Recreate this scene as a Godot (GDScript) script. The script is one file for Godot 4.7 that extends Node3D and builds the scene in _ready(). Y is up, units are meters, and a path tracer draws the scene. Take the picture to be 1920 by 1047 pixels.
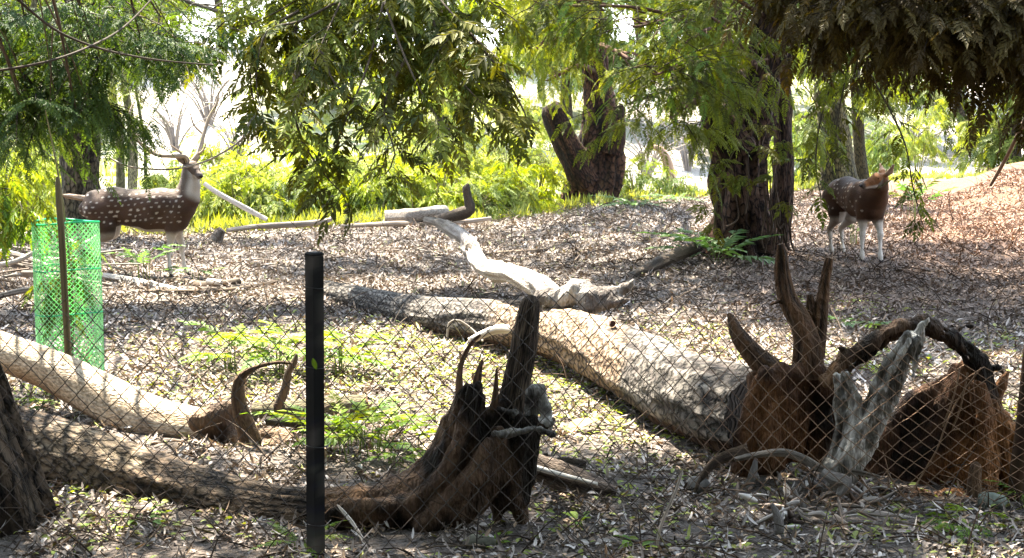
extends Node3D
# A woodland deer enclosure seen over a chain-link fence. Metres, y up; the camera looks along -z.

const FOCAL := 2925.0          # focal length in pixels of the 1920-wide photograph
const EYE := 1.6
var pitch := atan(320.0 / 2925.0)
var noise := FastNoiseLite.new()
var fine := FastNoiseLite.new()
var rng := RandomNumberGenerator.new()
var taken := {}
var M := {}                    # materials

# ------------------------------------------------------------------ mesh collecting
class Shape:
	var v := PackedVector3Array()
	var c := PackedColorArray()
	var u := PackedVector2Array()
	var i := PackedInt32Array()
	func vert(p: Vector3, col: Color, uv := Vector2.ZERO) -> int:
		v.append(p)
		c.append(col)
		u.append(uv)
		return v.size() - 1
	func tri(a: int, b: int, d: int) -> void:
		i.append(a)
		i.append(b)
		i.append(d)
	func quad(a: int, b: int, d: int, e: int) -> void:
		tri(a, b, d)
		tri(a, d, e)
	func add(o: Shape) -> void:
		var n := v.size()
		v.append_array(o.v)
		c.append_array(o.c)
		u.append_array(o.u)
		for k in o.i:
			i.append(k + n)

func to_mesh(s: Shape, at: Vector3, smooth := true) -> ArrayMesh:
	var vs := s.v.duplicate()
	for k in vs.size():
		vs[k] -= at
	var arr := []
	arr.resize(Mesh.ARRAY_MAX)
	arr[Mesh.ARRAY_VERTEX] = vs
	arr[Mesh.ARRAY_COLOR] = s.c
	arr[Mesh.ARRAY_TEX_UV] = s.u
	arr[Mesh.ARRAY_INDEX] = s.i
	if smooth:
		var norm := PackedVector3Array()
		norm.resize(vs.size())
		var ids := s.i
		for k in range(0, ids.size(), 3):
			var a := vs[ids[k]]
			var n := (vs[ids[k + 2]] - a).cross(vs[ids[k + 1]] - a)
			norm[ids[k]] += n
			norm[ids[k + 1]] += n
			norm[ids[k + 2]] += n
		for k in norm.size():
			norm[k] = norm[k].normalized() if norm[k].length_squared() > 1e-20 else Vector3.UP
		arr[Mesh.ARRAY_NORMAL] = norm
	var m := ArrayMesh.new()
	m.add_surface_from_arrays(Mesh.PRIMITIVE_TRIANGLES, arr)
	return m

# ------------------------------------------------------------------ naming and tagging
func numbered(called: String) -> String:
	var n: int = taken.get(called, 0)
	taken[called] = n + 1
	return called if n == 0 else "%s_%03d" % [called, n]

func tag(o: Node, label := "", category := "", group := "", kind := "") -> Node:
	if label:
		o.set_meta("label", label)
	if category:
		o.set_meta("category", category)
	if group:
		o.set_meta("group", group)
	if kind:
		o.set_meta("kind", kind)
	return o

func thing(called: String, label: String, category: String, at: Vector3, group := "") -> Node3D:
	var o := Node3D.new()
	o.name = numbered(called)
	add_child(o)
	o.position = at
	tag(o, label, category, group)
	return o

func origin_of(o: Node) -> Vector3:
	var p := Vector3.ZERO
	while o != self and o is Node3D:
		p += o.position
		o = o.get_parent()
	return p

func obj(called: String, s: Shape, mat: Material, parent: Node = self, smooth := true, at := Vector3.INF) -> MeshInstance3D:
	var o := MeshInstance3D.new()
	o.name = numbered(called) if parent == self else called
	var base := origin_of(parent)
	if parent == self and at != Vector3.INF:
		base = at
		o.position = at
	o.mesh = to_mesh(s, base, smooth)
	o.material_override = mat
	parent.add_child(o, true)
	return o

func multi(called: String, mesh: Mesh, mat: Material, where: Array, tint: Array, parent: Node = self) -> MultiMeshInstance3D:
	var mm := MultiMesh.new()
	mm.transform_format = MultiMesh.TRANSFORM_3D
	mm.use_colors = true
	mm.mesh = mesh
	mm.instance_count = where.size()
	var base := origin_of(parent)
	for k in where.size():
		var t: Transform3D = where[k]
		t.origin -= base
		mm.set_instance_transform(k, t)
		mm.set_instance_color(k, tint[k])
	var o := MultiMeshInstance3D.new()
	o.name = numbered(called) if parent == self else called
	o.multimesh = mm
	o.material_override = mat
	parent.add_child(o, true)
	o.set_meta("kind", "stuff")
	return o

# ------------------------------------------------------------------ where things stand
func P(px: float, py: float, d: float) -> Vector3:
	var x := (px - 960.0) / FOCAL
	var y := (523.5 - py) / FOCAL
	var dir := Vector3(x, y * cos(pitch) - sin(pitch), -(cos(pitch) + y * sin(pitch)))
	return Vector3(0, EYE, 0) + dir * (d / -dir.z)

const EDGE := [[-600, 19.0], [0, 20.0], [640, 20.6], [900, 22.0], [1050, 24.4], [1300, 27.5], [1500, 29.5], [1700, 36.0], [2600, 38.0]]

func edge(px: float) -> float:
	for k in range(1, EDGE.size()):
		if px < EDGE[k][0]:
			var t: float = clampf((px - EDGE[k - 1][0]) / (EDGE[k][0] - EDGE[k - 1][0]), 0, 1)
			return lerpf(EDGE[k - 1][1], EDGE[k][1], t)
	return 38.0

func bearing(x: float, z: float) -> float:
	return 960.0 + x / maxf(-z, 0.5) * FOCAL

func height(x: float, z: float) -> float:
	var d := -z
	var o := d - edge(bearing(x, z))
	var h := 0.035 * noise.get_noise_2d(x * 60.0, z * 60.0) * smoothstep(3, 7, d)
	h += 0.10 * noise.get_noise_2d(x * 12.0 + 90.0, z * 12.0) * smoothstep(9, 20, d)
	h += 0.42 * bump(bearing(x, z), 2060, 270) * bump(d, 30.0, 7.0)
	h -= 0.35 * smoothstep(0.3, 5.0, o)
	h += 4.6 * smoothstep(8.0, 50.0, o)
	return h

func G(px: float, py: float) -> Vector3:
	var a := 3.0
	for k in 700:
		var d := 3.0 * pow(1.008, k)
		var p := P(px, py, d)
		if p.y <= height(p.x, p.z):
			var lo := a
			var hi := d
			for q in 14:
				var mid := (lo + hi) * 0.5
				var w := P(px, py, mid)
				if w.y <= height(w.x, w.z):
					hi = mid
				else:
					lo = mid
			return P(px, py, hi)
		a = d
	return P(px, py, 120.0)

func on_ground(x: float, z: float, up := 0.0) -> Vector3:
	return Vector3(x, height(x, z) + up, z)

# ------------------------------------------------------------------ tubes
func smooth_path(pts: Array, rad: Array, step: float) -> Array:
	var op: Array[Vector3] = []
	var orr: Array[float] = []
	var n := pts.size()
	for k in n - 1:
		var p0: Vector3 = pts[maxi(k - 1, 0)]
		var p1: Vector3 = pts[k]
		var p2: Vector3 = pts[k + 1]
		var p3: Vector3 = pts[mini(k + 2, n - 1)]
		var cnt := maxi(1, int(ceil(p1.distance_to(p2) / step)))
		for q in cnt:
			var t := float(q) / cnt
			op.append(p1.cubic_interpolate(p2, p0, p3, t))
			orr.append(lerpf(rad[k], rad[k + 1], t))
	op.append(pts[n - 1])
	orr.append(rad[n - 1])
	return [op, orr]

# amp: depth of ridges as a share of the radius; rough: how many ridges; cols: two colours mixed along ridges
func tube(s: Shape, pts: Array, rad: Array, sides := 8, step := 0.1, amp := 0.0, ridges := 3.0, along := 2.0, c1 := Color(0.1, 0.08, 0.06), c2 := Color(0.2, 0.16, 0.12), capped := true, seed_at := 0.0, paint = null, endcol := Color(0, 0, 0, 0)) -> void:
	var sp := smooth_path(pts, rad, step)
	var p: Array = sp[0]
	var r: Array = sp[1]
	var n := p.size()
	var nn := Vector3.ZERO
	var first := s.v.size()
	var dist := 0.0
	for k in n:
		var tan: Vector3 = (p[mini(k + 1, n - 1)] - p[maxi(k - 1, 0)]).normalized()
		if nn == Vector3.ZERO:
			nn = tan.cross(Vector3.UP if absf(tan.y) < 0.9 else Vector3.RIGHT).normalized()
		nn = (nn - tan * nn.dot(tan)).normalized()
		var bb := tan.cross(nn)
		if k > 0:
			dist += p[k].distance_to(p[k - 1])
		for q in sides + 1:
			var a := TAU * float(q % sides) / sides
			var ca := cos(a)
			var sa := sin(a)
			var f := 0.0
			var w := 0.5
			if amp > 0.0:
				f = fine.get_noise_3d(ca * ridges * 40.0 + seed_at * 77.0, dist * along * 40.0, sa * ridges * 40.0)
				var lump := noise.get_noise_3d(ca * 30.0 + seed_at * 31.0, dist * 60.0, sa * 30.0)
				w = clampf(f * 1.6 + 0.5, 0, 1)
				f = (w - 0.6) * amp + lump * amp * 0.8
			var dir: Vector3 = nn * ca + bb * sa
			var pos: Vector3 = p[k] + dir * r[k] * (1.0 + f)
			var col := c1.lerp(c2, w)
			if paint != null:
				col = paint.call(pos, dir, w, dist, col)
			s.vert(pos, col, Vector2(float(q) / sides, dist))
	var row := sides + 1
	for k in n - 1:
		for q in sides:
			var a := first + k * row + q
			s.quad(a, a + 1, a + row + 1, a + row)
	if capped:
		for e in [0, n - 1]:
			var b: int = first + e * row
			var ec := c1.lerp(c2, 0.5) if endcol.a == 0.0 else endcol
			var mid := s.vert(p[e], ec, Vector2(0.5, 0))
			var ring: Array[int] = []
			for q in sides:
				ring.append(s.vert(s.v[b + q], ec, Vector2(s.u[b + q].x, 0.1)))
			for q in sides:
				if e == 0:
					s.tri(mid, ring[(q + 1) % sides], ring[q])
				else:
					s.tri(mid, ring[q], ring[(q + 1) % sides])

func box(s: Shape, lo: Vector3, hi: Vector3, col: Color) -> void:
	for f in [[0, 1, 2], [0, 2, 1], [1, 2, 0]]:
		pass
	var c := [Vector3(lo.x, lo.y, lo.z), Vector3(hi.x, lo.y, lo.z), Vector3(hi.x, lo.y, hi.z), Vector3(lo.x, lo.y, hi.z), Vector3(lo.x, hi.y, lo.z), Vector3(hi.x, hi.y, lo.z), Vector3(hi.x, hi.y, hi.z), Vector3(lo.x, hi.y, hi.z)]
	for f in [[0, 1, 2, 3], [7, 6, 5, 4], [0, 4, 5, 1], [1, 5, 6, 2], [2, 6, 7, 3], [3, 7, 4, 0]]:
		var ids := []
		for q in 4:
			ids.append(s.vert(c[f[q]], col))
		s.quad(ids[0], ids[3], ids[2], ids[1])

# ------------------------------------------------------------------ smooth bodies: tapered capsules joined by a smooth minimum, meshed as surface nets
func body(bones: Array, cell: float, k: float, paint, rough := 0.0, freq := Vector3(300, 300, 300), shift := Vector3.ZERO) -> Shape:
	var lo := Vector3.INF
	var hi := -Vector3.INF
	for b in bones:
		var m := Vector3.ONE * (maxf(b[2], b[3]) + rough)
		lo = lo.min(b[0] - m).min(b[1] - m)
		hi = hi.max(b[0] + m).max(b[1] + m)
	lo -= Vector3.ONE * cell * 3.0
	hi += Vector3.ONE * cell * 3.0
	var nx := int((hi.x - lo.x) / cell) + 2
	var ny := int((hi.y - lo.y) / cell) + 2
	var nz := int((hi.z - lo.z) / cell) + 2
	var acc := PackedFloat32Array()
	acc.resize(nx * ny * nz)
	var nxy := nx * ny
	for b in bones:
		var a: Vector3 = b[0]
		var ba: Vector3 = b[1] - a
		var ra: float = b[2]
		var dr: float = b[3] - ra
		var ll := maxf(ba.length_squared(), 1e-9)
		var m := maxf(b[2], b[3]) + 3.5 * k + cell + rough
		var blo: Vector3 = (b[0].min(b[1]) - Vector3.ONE * m - lo) / cell
		var bhi: Vector3 = (b[0].max(b[1]) + Vector3.ONE * m - lo) / cell
		for z in range(maxi(0, int(blo.z)), mini(nz, int(bhi.z) + 2)):
			for y in range(maxi(0, int(blo.y)), mini(ny, int(bhi.y) + 2)):
				var at := z * nxy + y * nx
				for x in range(maxi(0, int(blo.x)), mini(nx, int(bhi.x) + 2)):
					var p := Vector3(lo.x + x * cell, lo.y + y * cell, lo.z + z * cell) - a
					var t := clampf(p.dot(ba) / ll, 0.0, 1.0)
					var d := (p - ba * t).length() - ra - dr * t
					if d < 3.5 * k + cell:
						acc[at + x] += exp(-d / k)
	var inside := PackedByteArray()
	inside.resize(acc.size())
	for n in acc.size():
		var e := acc[n]
		if e > 0.0:
			var f := -k * log(e)
			if rough > 0.0 and absf(f) < rough * 1.5 + cell * 2.0:
				var z := n / nxy
				var y := (n - z * nxy) / nx
				var x := n - z * nxy - y * nx
				var q := Vector3(lo.x + x * cell, lo.y + y * cell, lo.z + z * cell) + shift
				f += rough * (1.3 * noise.get_noise_3dv(q * freq) + 0.7 * fine.get_noise_3dv(q * freq * 2.2))
			acc[n] = f
			if f < 0.0:
				inside[n] = 1
		else:
			acc[n] = 1.0
	var s := Shape.new()
	var vid := PackedInt32Array()
	vid.resize(acc.size())
	vid.fill(-1)
	var off := [0, 1, nx, nx + 1, nxy, nxy + 1, nxy + nx, nxy + nx + 1]
	var cor := [Vector3(0, 0, 0), Vector3(1, 0, 0), Vector3(0, 1, 0), Vector3(1, 1, 0), Vector3(0, 0, 1), Vector3(1, 0, 1), Vector3(0, 1, 1), Vector3(1, 1, 1)]
	var edges := [[0, 1], [2, 3], [4, 5], [6, 7], [0, 2], [1, 3], [4, 6], [5, 7], [0, 4], [1, 5], [2, 6], [3, 7]]
	for z in nz - 1:
		for y in ny - 1:
			var n := z * nxy + y * nx
			for x in nx - 1:
				var sum := inside[n] + inside[n + 1] + inside[n + nx] + inside[n + nx + 1] + inside[n + nxy] + inside[n + nxy + 1] + inside[n + nxy + nx] + inside[n + nxy + nx + 1]
				if sum > 0 and sum < 8:
					var p := Vector3.ZERO
					var cnt := 0
					for e in edges:
						var fa := acc[n + off[e[0]]]
						var fb := acc[n + off[e[1]]]
						if (fa < 0.0) != (fb < 0.0):
							p += cor[e[0]].lerp(cor[e[1]], fa / (fa - fb))
							cnt += 1
					p = lo + (Vector3(x, y, z) + p / cnt) * cell
					var g := Vector3(acc[n + 1] - acc[n], acc[n + nx] - acc[n], acc[n + nxy] - acc[n]).normalized()
					vid[n] = s.vert(p, paint.call(p, g))
				n += 1
	for z in range(1, nz - 1):
		for y in range(1, ny - 1):
			for x in range(1, nx - 1):
				var n := z * nxy + y * nx + x
				var i0 := inside[n]
				if i0 != inside[n + 1]:
					_face(s, vid[n], vid[n - nx], vid[n - nx - nxy], vid[n - nxy], i0 == 1)
				if i0 != inside[n + nx]:
					_face(s, vid[n], vid[n - nxy], vid[n - nxy - 1], vid[n - 1], i0 == 1)
				if i0 != inside[n + nxy]:
					_face(s, vid[n], vid[n - 1], vid[n - 1 - nx], vid[n - nx], i0 == 1)
	return s

func _face(s: Shape, a: int, b: int, c: int, d: int, flip: bool) -> void:
	if flip:
		s.quad(a, d, c, b)
	else:
		s.quad(a, b, c, d)

# bones given in pixels of the photograph: [x, y, depth, radius in pixels, x, y, depth, radius]
func px_bones(list: Array) -> Array:
	var out := []
	for b in list:
		out.append([P(b[0], b[1], b[2]), P(b[4], b[5], b[6]), b[3] * b[2] / FOCAL, b[7] * b[6] / FOCAL])
	return out

func px_chain(list: Array) -> Array:   # [x, y, depth, radius px] joints -> bones
	var out := []
	for k in list.size() - 1:
		out.append(list[k] + list[k + 1])
	return out

# ------------------------------------------------------------------ leaves
func leaflet(s: Shape, base: Vector3, dir: Vector3, up: Vector3, l: float, w: float, col: Color, bend: float) -> void:
	var side := dir.cross(up).normalized() * w * 0.5
	var tip := base + dir * l - up * bend * l
	var m1 := base + dir * l * 0.42 + side + up * w * 0.12
	var m2 := base + dir * l * 0.42 - side + up * w * 0.12
	var a := s.vert(base, col)
	var b := s.vert(m1, col)
	var c := s.vert(tip, col)
	var d := s.vert(m2, col)
	s.tri(a, b, c)
	s.tri(a, c, d)

# a pinnate leaf along +x, its upper side +y
func frond(length: float, pairs: int, ll: float, lw: float, droop: float, seed_at: int, angle := 1.1) -> ArrayMesh:
	var r := RandomNumberGenerator.new()
	r.seed = seed_at
	var s := Shape.new()
	var prev := -1
	var steps := pairs + 2
	for k in steps + 1:
		var t := float(k) / steps
		var c := Vector3(length * (t - 0.12 * droop * t * t), -droop * length * t * t * 0.6, 0.02 * length * sin(t * 5.0))
		var w := 0.0022 * (1.3 - t)
		var col := Color(0.9, 0.75, 0.6)
		var a := s.vert(c + Vector3(0, 0, w), col)
		s.vert(c - Vector3(0, 0, w), col)
		s.vert(c - Vector3(0, w * 1.6, 0), col)
		if prev >= 0:
			s.quad(prev, prev + 1, a + 1, a)
			s.quad(prev + 1, prev + 2, a + 2, a + 1)
			s.quad(prev + 2, prev, a, a + 2)
		prev = a
		if k >= 2 and k <= steps:
			var axis := Vector3(1, -droop * t * 1.2, 0).normalized()
			var up := Vector3(droop * t * 1.2, 1, 0).normalized()
			var grow := sin(PI * clampf(0.22 + 0.7 * t, 0, 1))
			for side in [-1, 1]:
				if r.randf() < 0.06:
					continue
				var ang: float = angle * r.randf_range(0.85, 1.12) * (1.0 - 0.3 * t)
				var dir: Vector3 = (axis * cos(ang) + Vector3(0, r.randf_range(-0.35, 0.12), side) * sin(ang)).normalized()
				leaflet(s, c, dir, up, ll * grow * r.randf_range(0.85, 1.12), lw * r.randf_range(0.85, 1.1), Color.WHITE * r.randf_range(0.8, 1.0), r.randf_range(0.0, 0.25))
			if k == steps:
				leaflet(s, c, axis, up, ll * 0.8, lw, Color.WHITE, 0.1)
	return to_mesh(s, Vector3.ZERO, false)

func broad_leaf(l: float, w: float, curl: float) -> ArrayMesh:
	var s := Shape.new()
	var rows := 5
	for k in rows + 1:
		var t := float(k) / rows
		var hw := w * 0.5 * pow(sin(PI * clampf(t * 0.94 + 0.03, 0, 1)), 0.8)
		var y := -curl * l * t * t
		for q in [-1.0, 0.0, 1.0]:
			s.vert(Vector3(l * t, y + absf(q) * hw * 0.35, q * hw), Color.WHITE)
	for k in rows:
		for q in 2:
			var a := k * 3 + q
			s.quad(a, a + 1, a + 4, a + 3)
	return to_mesh(s, Vector3.ZERO, false)

func basis_along(dir: Vector3, up: Vector3, roll := 0.0) -> Basis:
	var x := dir.normalized()
	var z := x.cross(up)
	if z.length() < 1e-3:
		z = x.cross(Vector3.RIGHT)
	z = z.normalized()
	var y := z.cross(x)
	return Basis(x, y, z).rotated(x, roll)

# clusters: [centre, radii, twigs]; returns {frond transforms, twig transforms}
func foliage(clusters: Array, size: float, droop: float, r: RandomNumberGenerator, per_twig := 7, twig_len := 0.55) -> Dictionary:
	var fr: Array = []
	var tw: Array = []
	for c in clusters:
		var n: int = c[2]
		var clumps: Array = []
		var many := maxi(3, n / 9)
		for k in many:
			var d := Vector3(r.randfn(), r.randfn(), r.randfn()).normalized() * pow(r.randf(), 0.4)
			clumps.append([d, r.randf_range(0.13, 0.28)])
		for k in n:
			var cl = clumps[r.randi() % many]
			var off: Vector3 = cl[0] + Vector3(r.randfn(), r.randfn(), r.randfn()) * cl[1]
			var p: Vector3 = c[0] + off * c[1]
			var out := Vector3(off.x, off.y * 0.3, off.z) + Vector3(r.randfn(), r.randfn() * 0.6, r.randfn()) * 0.6
			out.y -= droop
			out = out.normalized()
			var l := twig_len * r.randf_range(0.6, 1.3) * size
			var bend := Vector3(0, -droop * 0.5, 0)
			tw.append(Transform3D(basis_along(out, Vector3.UP).scaled_local(Vector3(l, size, size)), p))
			for q in per_twig:
				var t := (q + r.randf()) / per_twig
				var turn := (1.0 if q % 2 else -1.0) * r.randf_range(0.6, 1.25)
				var b := basis_along(out, Vector3.UP)
				var dir := (b.x * cos(turn) + b.z * sin(turn) + Vector3(0, r.randf_range(-0.5, 0.15) - droop * 0.5, 0)).normalized()
				var sc := size * r.randf_range(0.75, 1.2)
				fr.append(Transform3D(basis_along(dir, Vector3.UP, r.randf_range(-0.5, 0.5)).scaled_local(Vector3.ONE * sc), p + out * l * t))
	return {"fronds": fr, "twigs": tw}

func tints(n: int, a: Color, b: Color, r: RandomNumberGenerator, odd := Color(0, 0, 0, 0)) -> Array:
	var out := []
	for k in n:
		var c := a.lerp(b, r.randf()) * r.randf_range(0.75, 1.2)
		if odd.a > 0.0 and r.randf() < 0.04:
			c = odd
		c.a = 1.0
		out.append(c)
	return out

# leaves of one plant: the `single` nearest the camera as parts, the others as one part
func leaf_parts(parent: Node3D, fol: Dictionary, mesh: Mesh, single: int, mats: Array, a: Color, b: Color, r: RandomNumberGenerator, called := "frond") -> void:
	var fr: Array = fol.fronds
	if single > 0:
		var eye := Vector3(0, EYE, 0)
		fr.sort_custom(func(p, q): return p.origin.distance_squared_to(eye) < q.origin.distance_squared_to(eye))
		var base := origin_of(parent)
		for k in mini(single, fr.size()):
			var o := MeshInstance3D.new()
			o.name = called
			o.mesh = mesh
			o.material_override = mats[r.randi() % mats.size()]
			var t: Transform3D = fr[k]
			t.origin -= base
			o.transform = t
			parent.add_child(o, true)
		fr = fr.slice(mini(single, fr.size()))
	if fr.size():
		multi("foliage", mesh, M.leaf, fr, tints(fr.size(), a, b, r), parent)
	if fol.twigs.size():
		multi("twigs", M.twig_mesh, M.bark_plain, fol.twigs, tints(fol.twigs.size(), Color(0.05, 0.04, 0.03), Color(0.1, 0.08, 0.05), r), parent)

# a tree: trunk path and radii, extra limbs, and crown clusters each hung on a limb
func tree(called: String, label: String, base: Vector3, pts: Array, rad: Array, clusters: Array, o := {}) -> Node3D:
	var r := RandomNumberGenerator.new()
	r.seed = hash(label)
	var t := thing(called, label, "tree", base, o.get("group", ""))
	var s := Shape.new()
	var c1: Color = o.get("c1", Color(0.05, 0.036, 0.026))
	var c2: Color = o.get("c2", Color(0.15, 0.105, 0.075))
	var sides: int = o.get("sides", 28)
	tube(s, pts, rad, sides, o.get("step", 0.09), o.get("amp", 0.16), o.get("ridges", 3.2), o.get("along", 0.9), c1, c2, true, r.randf() * 9.0)
	obj("trunk", s, M.bark, t)
	for l in o.get("limbs", []):
		var q := Shape.new()
		tube(q, l[0], l[1], maxi(8, sides / 2), o.get("step", 0.09), o.get("amp", 0.16), 2.6, 0.9, c1, c2, true, r.randf() * 9.0)
		obj("limb", q, M.bark, t)
	var from: Array = smooth_path(pts, rad, 0.3)[0]
	if o.get("hang", true):
		for c in clusters:
			var best: Vector3 = from[from.size() - 1]
			var cost := 1e9
			for p in from:
				var w: float = p.distance_to(c[0]) + (2.0 if p.y > c[0].y + 0.3 else 0.0) + (3.0 if p.y < base.y + 0.9 else 0.0)
				if w < cost:
					cost = w
					best = p
			var q := Shape.new()
			var mid: Vector3 = best.lerp(c[0], 0.5) + Vector3(r.randf_range(-0.2, 0.2), 0.12 * best.distance_to(c[0]), r.randf_range(-0.2, 0.2))
			var far: Vector3 = c[0] + (c[0] - best).normalized() * c[1].x * 0.4
			var rr: float = o.get("limb_r", 0.07)
			tube(q, [best, mid, c[0], far], [rr, rr * 0.65, rr * 0.35, rr * 0.12], 8, 0.2, 0.12, 2.0, 1.0, c1, c2)
			for k in 5:
				var e: Vector3 = c[0] + Vector3(r.randfn(), r.randfn(), r.randfn()) * 0.45 * c[1]
				var f := mid.lerp(c[0], r.randf())
				tube(q, [f, f.lerp(e, 0.5) + Vector3(0, 0.06, 0), e], [rr * 0.3, rr * 0.2, 0.004], 5, 0.25, 0.0, 2, 1, c1, c2)
			obj("limb", q, M.bark_plain, t)
	if clusters.size():
		var fol := foliage(clusters, o.get("size", 1.0), o.get("droop", 0.3), r, o.get("per", 7), o.get("twig", 0.55))
		leaf_parts(t, fol, o.get("leaf", M.frond_fine), o.get("single", 0), o.get("mats", [M.leaf_a, M.leaf_b, M.leaf_c]), o.get("ca", Color(0.05, 0.085, 0.02)), o.get("cb", Color(0.1, 0.15, 0.03)), r)
	return t

# ------------------------------------------------------------------ materials
func noise_tex(freq: float, lo: float, hi: float, size := 512, kind := FastNoiseLite.TYPE_SIMPLEX_SMOOTH, fract := FastNoiseLite.FRACTAL_FBM, seed_at := 5) -> NoiseTexture2D:
	var n := FastNoiseLite.new()
	n.noise_type = kind
	n.frequency = freq
	n.fractal_type = fract
	n.fractal_octaves = 5
	n.seed = seed_at
	var t := NoiseTexture2D.new()
	t.width = size
	t.height = size
	t.seamless = true
	t.noise = n
	var g := Gradient.new()
	g.set_color(0, Color(lo, lo, lo))
	g.set_color(1, Color(hi, hi, hi))
	t.color_ramp = g
	return t

func plate_tex(freq: float, lo: float, hi: float, at: float) -> NoiseTexture2D:
	var n := FastNoiseLite.new()
	n.noise_type = FastNoiseLite.TYPE_CELLULAR
	n.cellular_return_type = FastNoiseLite.RETURN_DISTANCE2_SUB
	n.frequency = freq
	n.fractal_type = FastNoiseLite.FRACTAL_FBM
	n.fractal_octaves = 3
	n.fractal_gain = 0.45
	n.domain_warp_enabled = true
	n.domain_warp_amplitude = 26.0
	n.domain_warp_frequency = 0.02
	n.seed = 31
	var t := NoiseTexture2D.new()
	t.width = 512
	t.height = 512
	t.seamless = true
	t.noise = n
	var g := Gradient.new()
	g.set_color(0, Color(lo, lo, lo))
	g.set_color(1, Color(hi, hi, hi))
	g.add_point(at, Color(lerpf(lo, hi, 0.75), lerpf(lo, hi, 0.75), lerpf(lo, hi, 0.75)))
	t.color_ramp = g
	return t

func std(rough := 0.9, vertex := true) -> StandardMaterial3D:
	var m := StandardMaterial3D.new()
	m.roughness = rough
	m.vertex_color_use_as_albedo = vertex
	m.metallic_specular = 0.3
	return m

func leaf_mat(c: Color, through := Color(1.0, 0.95, 0.4)) -> StandardMaterial3D:
	var m := std(0.6)
	m.albedo_color = c.linear_to_srgb()
	m.backlight_enabled = true
	m.backlight = through
	return m

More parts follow.
